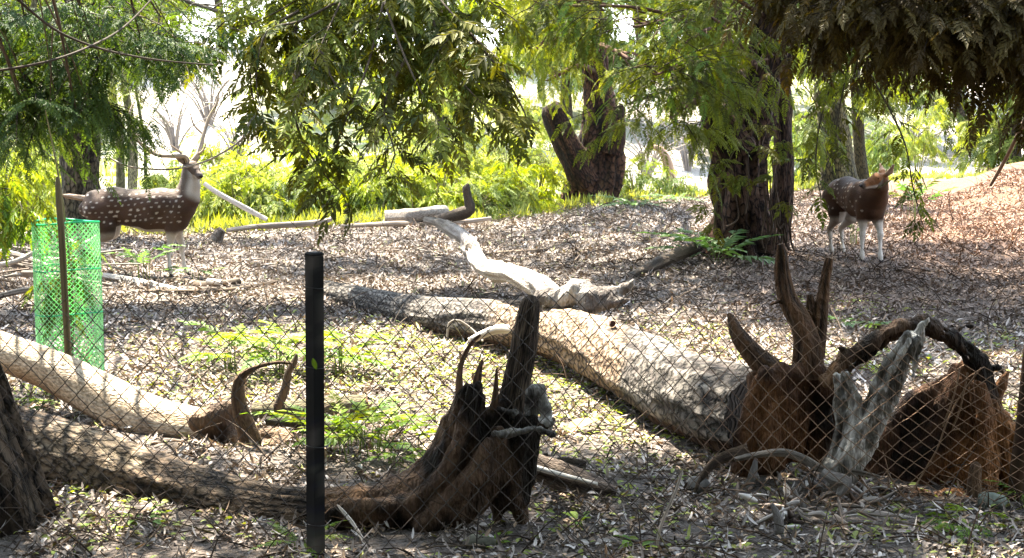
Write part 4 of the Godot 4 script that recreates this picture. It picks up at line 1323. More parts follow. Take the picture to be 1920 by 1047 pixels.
	var br := pxs([[1040, 585, 9.6, 30], [1020, 545, 9.75, 25], [985, 526, 9.95, 21], [955, 512, 10.2, 16], [930, 508, 10.5, 19], [900, 494, 11.0, 16], [884, 468, 11.5, 17], [872, 448, 12.0, 12], [852, 434, 12.5, 14], [828, 420, 13.0, 10], [798, 413, 13.6, 6]])
	tube(s, br[0], br[1], 28, 0.025, 0.26, 2.6, 2.2, Color(0.32, 0.26, 0.22), Color(0.62, 0.55, 0.49), true, 7.0)
	obj("pale_limb", s, M.log, lc)
	for k in [[878, 464, 11.36, 884, 470]]:
		var kn := Shape.new()
		tube(kn, [P(k[0], k[1], k[2]), P((k[0] + k[3]) * 0.5, (k[1] + k[4]) * 0.5, k[2] - 0.06), P(k[3], k[4], k[2] - 0.09)], [0.03, 0.022, 0.014], 10, 0.03, 0.3, 2, 2, Color(0.06, 0.045, 0.035), Color(0.3, 0.24, 0.19))
		obj("limb_stub", kn, M.log, lc)
	bones = chain3([[1020, 560, 9.6, 20], [1060, 560, 9.5, 18], [1085, 545, 9.45, 20], [1110, 560, 9.4, 22], [1150, 552, 9.35, 12], [1185, 532, 9.3, 7]])
	bones += chain3([[1100, 560, 9.4, 18], [1105, 575, 9.35, 14], [1150, 570, 9.3, 7], [1185, 560, 9.25, 4]])
	obj("broken_crook", body(bones, 0.016, 0.014, func(p: Vector3, g: Vector3) -> Color: return fiber(p, Color(0.12, 0.1, 0.09), Color(0.46, 0.42, 0.38)), 0.014, Vector3(700, 400, 700)), M.root, lc)
	# root plate
	bones = []
	bones += strands([[1385, 880], [1392, 820], [1408, 745], [1430, 690]], [[1470, 872], [1478, 820], [1482, 750], [1480, 700]], 6, 15, 16, 6.58, 0.1, fr)
	bones += strands([[1470, 850], [1476, 790], [1480, 730], [1488, 670]], [[1572, 868], [1570, 800], [1556, 735], [1540, 690]], 6, 16, 18, 6.68, 0.05, fr)
	bones += strands([[1480, 700], [1500, 690], [1530, 690], [1560, 705]], [[1450, 745], [1490, 740], [1535, 735], [1575, 745]], 4, 16, 13, 6.62, 0.05, fr)
	bones += strands([[1410, 700], [1440, 690], [1480, 700]], [[1420, 770], [1450, 760], [1490, 760]], 4, 18, 18, 6.64, 0.05, fr)
	for sp in [[[1366, 588, 6.76, 3], [1373, 602, 6.75, 9], [1384, 628, 6.73, 15], [1412, 665, 6.71, 19], [1442, 695, 6.69, 25], [1470, 740, 6.66, 32]], [[1463, 458, 6.7, 6], [1465, 475, 6.7, 11], [1467, 515, 6.7, 14], [1477, 560, 6.68, 17], [1500, 602, 6.66, 21], [1514, 645, 6.65, 27], [1518, 710, 6.64, 36]], [[1490, 585, 6.67, 12], [1466, 566, 6.66, 4], [1445, 572, 6.64, 1.2]], [[1495, 595, 6.67, 12], [1512, 586, 6.67, 6], [1524, 590, 6.66, 1.5]], [[1556, 484, 6.72, 6], [1553, 496, 6.72, 8], [1546, 530, 6.71, 9.5], [1541, 565, 6.7, 13], [1536, 610, 6.68, 16], [1526, 670, 6.66, 22]], [[1519, 553, 6.7, 5], [1522, 575, 6.69, 9], [1532, 612, 6.68, 11]]]:
		var q := Shape.new()
		var t3 := pxs(sp)
		tube(q, t3[0], t3[1], 18, 0.014, 0.3, 2.6, 2.6, Color(0.016, 0.009, 0.005), Color(0.15, 0.078, 0.038), true, sp[0][0] * 0.1)
		obj("root_spike", q, M.root, lc)
	# round plate of matted roots and earth: a bowl of strands, deep in the middle, its rim standing forward at right
	bones += strands([[1600, 900], [1640, 830], [1690, 760], [1735, 715]], [[1720, 935], [1750, 850], [1790, 770], [1810, 690]], 8, 22, 16, 6.66, -0.06, fr)
	bones += strands([[1700, 935], [1730, 850], [1765, 775], [1785, 700]], [[1835, 935], [1842, 860], [1846, 780], [1838, 690]], 8, 19, 14, 6.58, -0.04, fr)
	bones += strands([[1815, 940], [1826, 860], [1834, 780], [1822, 705]], [[1908, 925], [1900, 860], [1888, 800], [1872, 745]], 9, 14, 10, 6.5, 0.06, fr)
	bones += strands([[1590, 930], [1680, 925], [1780, 925], [1880, 920]], [[1600, 965], [1690, 965], [1790, 960], [1900, 950]], 4, 20, 18, 6.42, 0.02, fr)
	bones += chain3([[1862, 745, 6.55, 16], [1880, 722, 6.55, 8], [1889, 698, 6.55, 4]])
	bones += chain3([[1880, 800, 6.5, 16], [1902, 805, 6.48, 12], [1908, 850, 6.46, 12]])
	var earth := func(p: Vector3, g: Vector3) -> Color:
		var cc := fiber(p, Color(0.01, 0.005, 0.003), Color(0.13, 0.064, 0.034), Vector3(260, 120, 260))
		return cc.lerp(Color(0.26, 0.115, 0.042), 0.5 * smoothstep(1760.0, 1850.0, bearing(p.x, p.z)) + 0.5 * smoothstep(0.1, 0.3, noise.get_noise_3dv(p * 60.0 + Vector3(5, 0, 0))))
	obj("root_plate", body(bones, 0.0105, 0.0045, earth, 0.016, Vector3(520, 200, 520)), M.root, lc)
	bones = strands([[1540, 705], [1575, 672], [1625, 635], [1680, 601], [1738, 597], [1795, 622], [1845, 672], [1876, 740], [1892, 820], [1896, 900]], [[1556, 730], [1592, 700], [1636, 662], [1688, 626], [1734, 624], [1780, 645], [1820, 692], [1842, 750], [1856, 820], [1860, 900]], 3, 9, 10, 6.56, 0.03, fr)
	bones += chain3([[1600, 668, 6.55, 6], [1580, 655, 6.54, 4], [1566, 650, 6.53, 1.5]])
	bones += chain3([[1790, 622, 6.55, 6], [1812, 612, 6.55, 3], [1825, 612, 6.55, 1]])
	bones += chain3([[1850, 690, 6.54, 8], [1872, 690, 6.53, 4], [1882, 700, 6.53, 2]])
	bones += chain3([[1660, 615, 6.55, 5], [1640, 612, 6.54, 2]])
	obj("arched_root", body(bones, 0.0085, 0.004, rootp, 0.011, Vector3(700, 300, 700)), M.root, lc)
	bones = chain3([[1748, 590, 6.44, 3], [1732, 608, 6.44, 5], [1712, 635, 6.43, 8]])
	bones += strands([[1700, 628], [1655, 690], [1620, 745], [1585, 810], [1556, 880]], [[1726, 636], [1700, 695], [1685, 755], [1645, 825], [1606, 890]], 5, 7, 10, 6.36, -0.05, fr)
	bones += strands([[1700, 640], [1672, 690], [1645, 745], [1610, 800], [1580, 850]], [[1722, 640], [1692, 700], [1668, 750], [1630, 800], [1600, 850]], 3, 6, 12, 6.3, -0.05, fr)
	bones += strands([[1564, 705], [1566, 750], [1568, 800], [1552, 872]], [[1592, 702], [1614, 748], [1612, 800], [1590, 880]], 4, 7, 12, 6.34, -0.05, fr)
	bones += chain3([[1732, 622, 6.46, 5], [1722, 660, 6.46, 6], [1712, 705, 6.46, 5]])
	bones += chain3([[1550, 870, 6.27, 11], [1570, 878, 6.25, 13], [1590, 884, 6.26, 10]])
	obj("bleached_root", body(bones, 0.0085, 0.0035, func(p: Vector3, g: Vector3) -> Color: return fiber(p, Color(0.09, 0.075, 0.06), Color(0.6, 0.56, 0.5), Vector3(420, 260, 420)), 0.010, Vector3(900, 520, 900)), M.root, lc)
	for st in [[[1841, 690], [1800, 745], [1777, 790], [1757, 845], [1730, 890], [1707, 930]], [[1800, 690], [1790, 740], [1768, 800]], [[1815, 700], [1800, 770], [1785, 808], [1800, 805]], [[1660, 880], [1690, 925], [1720, 950]], [[1610, 890], [1630, 920], [1660, 950], [1690, 965]]]:
		var q := Shape.new()
		var pts := []
		var rad := []
		for v in st:
			pts.append(P(v[0], v[1], 6.22 + 0.03 * sin(v[0])))
			rad.append(0.0042)
		tube(q, pts, rad, 6, 0.04, 0.2, 2, 1, Color(0.06, 0.036, 0.02), Color(0.18, 0.115, 0.07))
		obj("rootlet", q, M.bark_plain, lc)
	s = Shape.new()
	var pr := pxs([[1378, 862, 6.35, 4], [1420, 853, 6.32, 5.5], [1470, 849, 6.3, 8], [1510, 862, 6.28, 7.5], [1545, 880, 6.26, 7], [1600, 884, 6.25, 5], [1650, 895, 6.25, 3]])
	tube(s, pr[0], pr[1], 12, 0.016, 0.5, 2.2, 1, Color(0.13, 0.1, 0.08), Color(0.45, 0.39, 0.33), true, 2.2)
	obj("surface_root", s, M.log, lc)
	s = Shape.new()
	var lr := pxs([[1300, 930, 6.35, 3], [1320, 890, 6.4, 7], [1350, 862, 6.45, 10], [1400, 850, 6.5, 14]])
	tube(s, lr[0], lr[1], 12, 0.016, 0.5, 2.2, 1, Color(0.07, 0.045, 0.03), Color(0.26, 0.18, 0.12), true, 2.9)
	obj("surface_root", s, M.log, lc)
	s = Shape.new()
	var kr := pxs([[1545, 885, 6.22, 10], [1560, 895, 6.2, 14], [1585, 905, 6.2, 16], [1572, 930, 6.18, 6]])
	tube(s, kr[0], kr[1], 12, 0.02, 0.3, 2.2, 1, Color(0.2, 0.17, 0.15), Color(0.6, 0.56, 0.52), true, 1.9)
	obj("bleached_knuckle", s, M.log, lc)
	# splintered stub standing in front of the plate
	s = Shape.new()
	var os := pxs([[1828, 930, 6.24, 17], [1828, 900, 6.24, 14], [1831, 876, 6.24, 12], [1836, 868, 6.24, 5]])
	tube(s, os[0], os[1], 12, 0.02, 0.3, 2.6, 1.4, Color(0.16, 0.09, 0.05), Color(0.4, 0.26, 0.16))
	tag(obj("stump", s, M.log, self, true, G(1828, 935)), "little tan splintered stub standing against the round root plate", "stump")
	# stones
	var stones := [[1862, 935, 30, 20, "grey green stone at the foot of the right edge post", Color(0.16, 0.18, 0.15)], [905, 1012, 34, 18, "mossy grey stone below the splintered root", Color(0.18, 0.17, 0.13)], [1310, 905, 16, 22, "upright grey stone left of the root plate", Color(0.24, 0.22, 0.2)]]
	for st in stones:
		var g := G(st[0], st[1] + st[3] * 0.8)
		var d := -g.z
		var k: float = d / FOCAL
		var rb := [[g + Vector3(-st[2] * k * 0.4, st[3] * k * 0.5, 0), g + Vector3(st[2] * k * 0.4, st[3] * k * 0.45, 0.01), st[3] * k * 0.9, st[3] * k * 0.8]]
		var col: Color = st[5]
		var sh := body(rb, 0.009, 0.01, func(p: Vector3, gg: Vector3) -> Color: return fiber(p, col * 0.6, col * 1.5, Vector3(300, 300, 300)), 0.012, Vector3(350, 350, 350))
		tag(obj("stone", sh, M.rock, self, true, g), st[4], "stone", "stones on the litter")
	# bleached bark pieces in front of the plate
	var bits := [[1418, 860, 1395, 920, 7, "bleached root end poking down at the plate's left foot"], [1447, 945, 1462, 1005, 8, "pale splinter standing nearest the camera below the root plate"], [1487, 915, 1492, 965, 7, "pale splinter right of the foremost splinter"], [1502, 935, 1500, 975, 6, "short grey splinter beside the pale one"], [1432, 880, 1420, 905, 6, "grey chip lying on the heap left of the splinters"]]
	for bt in bits:
		var q := Shape.new()
		var lo := G(bt[2], bt[3])
		var hi := P(bt[0], bt[1], -lo.z + 0.03)
		tube(q, [lo - Vector3(0, 0.02, 0), lo.lerp(hi, 0.5) + Vector3(0.012, 0, 0), hi], [bt[4] * 0.0023, bt[4] * 0.0026, bt[4] * 0.001], 9, 0.03, 0.35, 2, 2, Color(0.24, 0.21, 0.19), Color(0.62, 0.58, 0.54))
		tag(obj("splinter", q, M.log, self, true, lo), bt[5], "wood splinter", "pale splinters below the root plate")

# ------------------------------------------------------------------ green net guard
func build_guard() -> void:
	var g := G(133, 722)
	var top := P(122, 415, -g.z)
	var bot := g
	var t := thing("tree_guard", "bright green plastic net guard standing round a sapling at left", "tree guard", g)
	var s := Shape.new()
	var rb := 0.19
	var rt := 0.178
	var n := 36
	var col := Color(0.45, 0.76, 0.5)
	var at := func(u: float, v: float) -> Vector3:
		var a := u * TAU
		var r := lerpf(rb, rt, v) * (1.0 + 0.05 * sin(a * 2.0 + v * 2.0) + 0.03 * sin(a * 3.0 + 1.0))
		return bot.lerp(top, v) + Vector3(cos(a) * r, 0.008 * sin(a * 2.0), sin(a) * r)
	var steps := 40
	for way in [1.0, -1.0]:
		for k in n:
			var f := s.v.size()
			for q in steps + 1:
				var v := float(q) / steps
				var u: float = (float(k) / n) + way * v * 0.86
				var p: Vector3 = at.call(u, v)
				var p2: Vector3 = at.call(u + 0.0048, v)
				var out := (p - bot.lerp(top, v))
				out.y = 0
				out = out.normalized() * 0.0022 * way
				s.vert(p + out, col)
				s.vert(p2 + out, col)
				s.vert(p2 + out * 0.2, col * 0.9)
				s.vert(p + out * 0.2, col * 0.9)
			for q in steps:
				for e in 4:
					var a := f + q * 4 + e
					var b := f + q * 4 + (e + 1) % 4
					s.quad(a, b, b + 4, a + 4)
	tag(obj("net", s, M.net, t), "", "", "", "stuff")
	for v in [0.997, 0.715, 0.45, 0.004]:
		var q := Shape.new()
		var pts := []
		var rad := []
		for k in 41:
			var p: Vector3 = at.call(k / 40.0, v)
			pts.append(p)
			rad.append(0.006 if v > 0.9 else 0.004)
		tube(q, pts, rad, 6, 0.05, 0, 1, 1, Color(0.04, 0.42, 0.24), Color(0.04, 0.42, 0.24), false)
		obj("rim" if v > 0.9 else "hoop", q, M.net, t)
	s = Shape.new()
	var sp := pxs([[134, 772, 8.22, 7], [128, 680, 8.23, 6.5], [121, 560, 8.24, 6.5], [115, 450, 8.25, 6.5], [110, 380, 8.26, 6], [108, 345, 8.27, 5], [107, 332, 8.28, 3]])
	tube(s, sp[0], sp[1], 10, 0.05, 0.14, 2, 1, Color(0.035, 0.03, 0.015), Color(0.11, 0.09, 0.05))
	tag(obj("stake", s, M.bark_plain, self, true, G(134, 770)), "brown wooden stake standing against the front of the green net guard", "stake")
	# sapling inside
	var sap := thing("sapling", "leafy sapling growing up inside the green net guard", "sapling", g + Vector3(0, 0, -0.02))
	s = Shape.new()
	tube(s, [g, g + Vector3(0.02, 0.5, 0), g + Vector3(-0.02, 1.1, 0), g + Vector3(-0.1, 1.6, 0)], [0.01, 0.008, 0.006, 0.003], 6, 0.1, 0, 1, 1, Color(0.1, 0.09, 0.04), Color(0.14, 0.12, 0.06))
	obj("stem", s, M.bark_plain, sap)
	var r := RandomNumberGenerator.new()
	r.seed = 12
	var fol := foliage([[g + Vector3(-0.25, 1.15, 0.05), Vector3(0.14, 0.2, 0.14), 7], [g + Vector3(0.0, 0.5, 0), Vector3(0.08, 0.3, 0.08), 9], [g + Vector3(-0.3, 0.98, 0.02), Vector3(0.1, 0.1, 0.1), 4]], 0.62, 0.5, r, 5, 0.2)
	leaf_parts(sap, fol, M.frond_lance, 80, [M.young_a, M.leaf_b, M.young_c], Color(0.1, 0.16, 0.02), Color(0.17, 0.22, 0.03), r)

# ------------------------------------------------------------------ deer
func turned(bones: Array, at: Vector3, b: Basis) -> Array:
	var out := []
	for e in bones:
		out.append([at + b * e[0], at + b * e[1], e[2], e[3]])
	return out

func V(x: float, y: float, z := 0.0) -> Vector3:
	return Vector3(x, y, z)

func chainv(list: Array) -> Array:       # [Vector3, radius]... -> bones
	var out := []
	for k in list.size() - 1:
		out.append([list[k][0], list[k + 1][0], list[k][1], list[k + 1][1]])
	return out

func leg_front(x: float, z: float, fx: float) -> Array:
	return chainv([[V(0.36, 0.62, z * 0.9), 0.095], [V(0.34, 0.47, z), 0.06], [V(x + 0.01, 0.30, z), 0.024], [V(x, 0.275, z), 0.024], [V(x + fx * 0.4, 0.10, z), 0.016], [V(x + fx * 0.6, 0.065, z), 0.02], [V(x + fx, 0.025, z), 0.018]])

func leg_hind(x: float, z: float) -> Array:
	return chainv([[V(-0.38, 0.66, z * 0.8), 0.15], [V(-0.31, 0.50, z), 0.095], [V(-0.30, 0.44, z), 0.07], [V(x - 0.03, 0.31, z), 0.029], [V(x - 0.05, 0.285, z), 0.026], [V(x + 0.0, 0.09, z), 0.015], [V(x + 0.015, 0.06, z), 0.019], [V(x + 0.04, 0.022, z), 0.017]])

func deer(called: String, label: String, at: Vector3, b: Basis, stag: bool) -> Node3D:
	var t := thing(called, label, "deer", at)
	var inv := b.inverse()
	var coat_d := Color(0.035, 0.02, 0.013) if stag else Color(0.038, 0.018, 0.01)
	var coat_l := Color(0.075, 0.04, 0.026) if stag else Color(0.085, 0.038, 0.018)
	var spot_noise := FastNoiseLite.new()
	spot_noise.seed = 6
	var paint := func(p: Vector3, g: Vector3) -> Color:
		var q: Vector3 = inv * (p - at)
		var c := coat_d.lerp(coat_l, clampf(0.5 + noise.get_noise_3dv(q * 140.0), 0, 1))
		c = c.lerp(coat_d * 0.4, smoothstep(0.82, 0.89, q.y) * smoothstep(0.45, 0.3, q.x) * 0.7)
		# rows of white spots along the flank
		if q.y > 0.5 and q.x < 0.47 and q.x > -0.58:
			var row := (q.y - 0.03 * sin(q.x * 4.0)) / 0.052
			var rn := roundf(row)
			var u := q.x / 0.068 + 0.5 * fmod(absf(rn), 2.0) + 0.5 * noise.get_noise_2d(rn * 900.0, q.x * 130.0)
			var keep: float = spot_noise.get_noise_2d(rn * 431.0 + (3000.0 if q.z > 0 else 0.0), roundf(u) * 377.0)
			var dx := (u - roundf(u)) * 0.068
			var dy := (row - rn) * 0.052 + 0.02 * spot_noise.get_noise_2d(roundf(u) * 211.0, rn * 97.0)
			var size := 0.0075 + 0.008 * keep
			if keep > -0.3 and (stag or keep > 0.05) and Vector2(dx * 0.55, dy).length() < size * smoothstep(0.5, 0.56, q.y):
				c = c.lerp(Color(0.46, 0.4, 0.35), clampf(0.65 + keep * 0.7, 0.35, 0.95)) if stag else c.lerp(Color(0.5, 0.4, 0.32), 0.6)
		var pale := Color(0.42, 0.36, 0.3)
		c = c.lerp(pale, smoothstep(0.47, 0.41, q.y) * (1.0 if absf(q.x - 0.38) < 0.16 or q.y < 0.3 else 0.55))
		if q.x > 0.3 and q.y < 0.42:
			c = c.lerp(Color(0.62, 0.57, 0.52), smoothstep(0.46, 0.2, q.y))
		# belly and inner thigh
		if absf(q.z) < 0.1 and q.y < 0.5 and q.x < 0.3:
			c = c.lerp(Color(0.55, 0.5, 0.45), 0.6)
		return c
	var bones := []
	# trunk of the body: two rows of capsules make a deep chest and a narrower belly
	for z in [-0.014, 0.014]:
		bones += chainv([[V(-0.42, 0.725, z), 0.125], [V(-0.25, 0.735, z), 0.14], [V(0.0, 0.705, z), 0.145], [V(0.22, 0.705, z), 0.16], [V(0.4, 0.70, z * 0.7), 0.15]])
		bones += chainv([[V(-0.22, 0.66, z), 0.12], [V(0.1, 0.60, z), 0.14], [V(0.36, 0.58, z * 0.8), 0.13]])
	bones += chainv([[V(-0.44, 0.72), 0.12], [V(-0.525, 0.67), 0.075]])
	bones += leg_hind(-0.44, 0.09) + leg_hind(-0.53, -0.09)
	var nk: Array
	if stag:
		bones += leg_front(0.30, 0.085, 0.02) + leg_front(0.39, -0.085, 0.06)
		nk = [[V(0.4, 0.70), 0.155], [V(0.47, 0.78), 0.125], [V(0.505, 0.90), 0.098], [V(0.515, 1.0), 0.082], [V(0.505, 1.08), 0.066]]
	else:
		bones += leg_front(0.34, 0.085, 0.02) + leg_front(0.42, -0.085, 0.03)
		nk = [[V(0.4, 0.70), 0.14], [V(0.50, 0.745), 0.102], [V(0.57, 0.81), 0.078], [V(0.60, 0.88), 0.06], [V(0.60, 0.90), 0.055]]
	bones += chainv(nk)
	var throat := paint
	var body_paint := func(p: Vector3, g: Vector3) -> Color:
		var q: Vector3 = inv * (p - at)
		var c: Color = paint.call(p, g)
		if q.x > 0.38 and q.y > 0.74:
			var axis := lerpf(0.46, 0.515, clampf((q.y - 0.78) / 0.2, 0, 1)) if stag else lerpf(0.45, 0.56, clampf((q.y - 0.78) / 0.2, 0, 1))
			var fwd := q.x - axis
			c = c.lerp(Color(0.09, 0.066, 0.052) if stag else c * 1.3, smoothstep(0.78, 0.95, q.y))
			c = c.lerp(Color(0.4, 0.36, 0.32), (smoothstep(-0.03, 0.05, fwd) * smoothstep(0.79, 0.9, q.y + 0.6 * fwd) if stag else 0.5 * smoothstep(0.01, 0.04, q.z) * smoothstep(0.8, 0.84, q.y)))
		return c
	obj("body", body(turned(bones, at, b), 0.0105, 0.010, body_paint), M.hide, t)
	# head, turned for the doe
	var hb := Basis.IDENTITY
	var pole := V(0.51, 1.09) if stag else V(0.60, 0.9)
	if stag:
		hb = Basis(Vector3.UP, -0.8) * Basis(Vector3(0, 0, 1), -0.3)
	else:
		hb = (Basis(Vector3.UP, -1.6) * Basis(Vector3(0, 0, 1), -0.18)).scaled_local(Vector3.ONE * 1.12)
	var H := func(x: float, y: float, z: float) -> Vector3:
		return pole + hb * Vector3(x, y, z)
	var hbones := []
	hbones += chainv([[H.call(-0.01, -0.005, 0), 0.058], [H.call(0.05, 0.015, 0), 0.056], [H.call(0.11, -0.002, 0), 0.041], [H.call(0.175, -0.022, 0), 0.03], [H.call(0.2, -0.025, 0), 0.027]])
	hbones += chainv([[H.call(0.0, -0.045, 0), 0.042], [H.call(0.08, -0.042, 0), 0.03], [H.call(0.18, -0.045, 0), 0.018]])
	hbones += chainv([[H.call(0.055, 0.022, -0.036), 0.02], [H.call(0.055, 0.022, 0.036), 0.02]])
	for z in [-1, 1]:
		var ear_l := 0.125 if not stag else 0.115
		for w in [-0.3, 0.0, 0.3]:
			hbones += chainv([[H.call(-0.025, 0.035, z * 0.045), 0.014], [H.call(-0.05 + w * 0.05, 0.06, z * 0.085), 0.017], [H.call(-0.07, 0.085 if stag else 0.125, z * (0.05 + ear_l * 0.75)), 0.004]])
	var head_paint := func(p: Vector3, g: Vector3) -> Color:
		var q: Vector3 = hb.inverse() * (inv * (p - at) - pole)
		var c := (Color(0.085, 0.058, 0.043) if stag else Color(0.26, 0.115, 0.05)) * (0.9 + 0.4 * noise.get_noise_3dv(q * 300.0))  # the doe's head carries its lit tone, brighter than her coat
		c = c.lerp(Color(0.52, 0.47, 0.42), smoothstep(-0.03, -0.055, q.y) * 0.8)
		if q.x > 0.17:
			c = c.lerp(Color(0.09, 0.07, 0.06), smoothstep(0.17, 0.2, q.x))
		if absf(q.z) > 0.07 and q.x < 0.0:
			c = c.lerp(Color(0.36, 0.27, 0.22), 0.5)
		c.a = 1.0
		return c
	obj("head", body(turned(hbones, at, b), 0.006, 0.007, head_paint), M.hide, t)
	for z in [-1, 1]:
		var s := Shape.new()
		var e: Vector3 = at + b * H.call(0.058, 0.018, z * 0.05)
		tube(s, [e - b * (hb * Vector3(0, 0, 0.01)), e - b * (hb * Vector3(0, 0, 0.006)), e, e + b * (hb * Vector3(0, 0, 0.006)), e + b * (hb * Vector3(0, 0, 0.01))], [0.003, 0.01, 0.0125, 0.01, 0.003], 12, 0.02, 0, 1, 1, Color(0.012, 0.008, 0.006), Color(0.012, 0.008, 0.006))
		obj("eye", s, M.gloss, t)
	var s2 := Shape.new()
	tube(s2, [at + b * H.call(0.205, -0.025, -0.016), at + b * H.call(0.222, -0.022, 0), at + b * H.call(0.205, -0.025, 0.016)], [0.011, 0.016, 0.011], 10, 0.01, 0, 1, 1, Color(0.015, 0.012, 0.012), Color(0.02, 0.015, 0.015))
	obj("nose", s2, M.gloss, t)
	# tail
	s2 = Shape.new()
	if stag:
		tube(s2, [at + b * V(-0.52, 0.77), at + b * V(-0.60, 0.785, 0.01), at + b * V(-0.69, 0.80, 0.02), at + b * V(-0.76, 0.81, 0.03)], [0.032, 0.028, 0.022, 0.006], 12, 0.03, 0.2, 3, 2, Color(0.15, 0.085, 0.05), Color(0.45, 0.34, 0.25))
	else:
		tube(s2, [at + b * V(-0.56, 0.76), at + b * V(-0.62, 0.68), at + b * V(-0.63, 0.56)], [0.03, 0.03, 0.008], 12, 0.03, 0.2, 3, 2, Color(0.15, 0.085, 0.05), Color(0.4, 0.25, 0.16))
	obj("tail", s2, M.hide, t)
	# hooves
	var feet := [V(-0.395, 0.0, 0.09), V(-0.485, 0.0, -0.09)]
	feet += [V(0.325, 0, 0.085), V(0.455, 0, -0.085)] if stag else [V(0.365, 0, 0.085), V(0.455, 0, -0.085)]
	for f in feet:
		s2 = Shape.new()
		for z in [-0.011, 0.011]:
			tube(s2, [at + b * (f + V(-0.012, 0.036, z)), at + b * (f + V(0.006, 0.012, z)), at + b * (f + V(0.028, 0.004, z))], [0.011, 0.0125, 0.004], 8, 0.02, 0, 1, 1, Color(0.02, 0.016, 0.014), Color(0.03, 0.022, 0.018))
		obj("hoof", s2, M.gloss if false else M.antler, t)
	if stag:
		var horn_a := Color(0.14, 0.1, 0.07)
		var horn_b := Color(0.36, 0.28, 0.2)
		# beams sweep out and up; each has a brow tine and a fork
		var beams := [
			[[V(0.50, 1.14, 0.03), 0.026], [V(0.47, 1.195, 0.06), 0.023], [V(0.37, 1.20, 0.14), 0.020], [V(0.22, 1.22, 0.22), 0.019], [V(0.09, 1.33, 0.27), 0.0175], [V(0.02, 1.47, 0.27), 0.016], [V(-0.01, 1.62, 0.24), 0.012], [V(0.03, 1.74, 0.2), 0.004]],
			[[V(0.53, 1.14, -0.03), 0.026], [V(0.57, 1.20, -0.06), 0.023], [V(0.60, 1.30, -0.14), 0.0205], [V(0.62, 1.42, -0.20), 0.019], [V(0.66, 1.56, -0.24), 0.0175], [V(0.74, 1.70, -0.24), 0.0135], [V(0.78, 1.84, -0.2), 0.004]]]
		var tines := [[[V(0.48, 1.185, 0.05), 0.013], [V(0.42, 1.25, 0.09), 0.011], [V(0.33, 1.32, 0.09), 0.004]], [[V(0.575, 1.21, -0.06), 0.013], [V(0.64, 1.25, -0.03), 0.011], [V(0.68, 1.33, 0.0), 0.004]]]
		var forks := [[[V(0.06, 1.38, 0.27), 0.011], [V(0.14, 1.47, 0.22), 0.008], [V(0.19, 1.54, 0.2), 0.003]], [[V(0.62, 1.40, -0.19), 0.012], [V(0.52, 1.50, -0.2), 0.010], [V(0.49, 1.62, -0.18), 0.004]]]
		for k in 2:
			var sh := Shape.new()
			var pts := []
			var rad := []
			for e in beams[k]:
				pts.append(at + b * e[0])
				rad.append(e[1])
			tube(sh, pts, rad, 10, 0.03, 0.18, 2, 2, horn_a, horn_b)
			var ant := obj("antler", sh, M.antler, t)
			for tn in [tines[k], forks[k]]:
				var q := Shape.new()
				pts = []
				rad = []
				for e in tn:
					pts.append(at + b * e[0])
					rad.append(e[1])
				tube(q, pts, rad, 8, 0.03, 0.15, 2, 2, horn_a, horn_b)
				obj("tine", q, M.antler, ant)
	return t

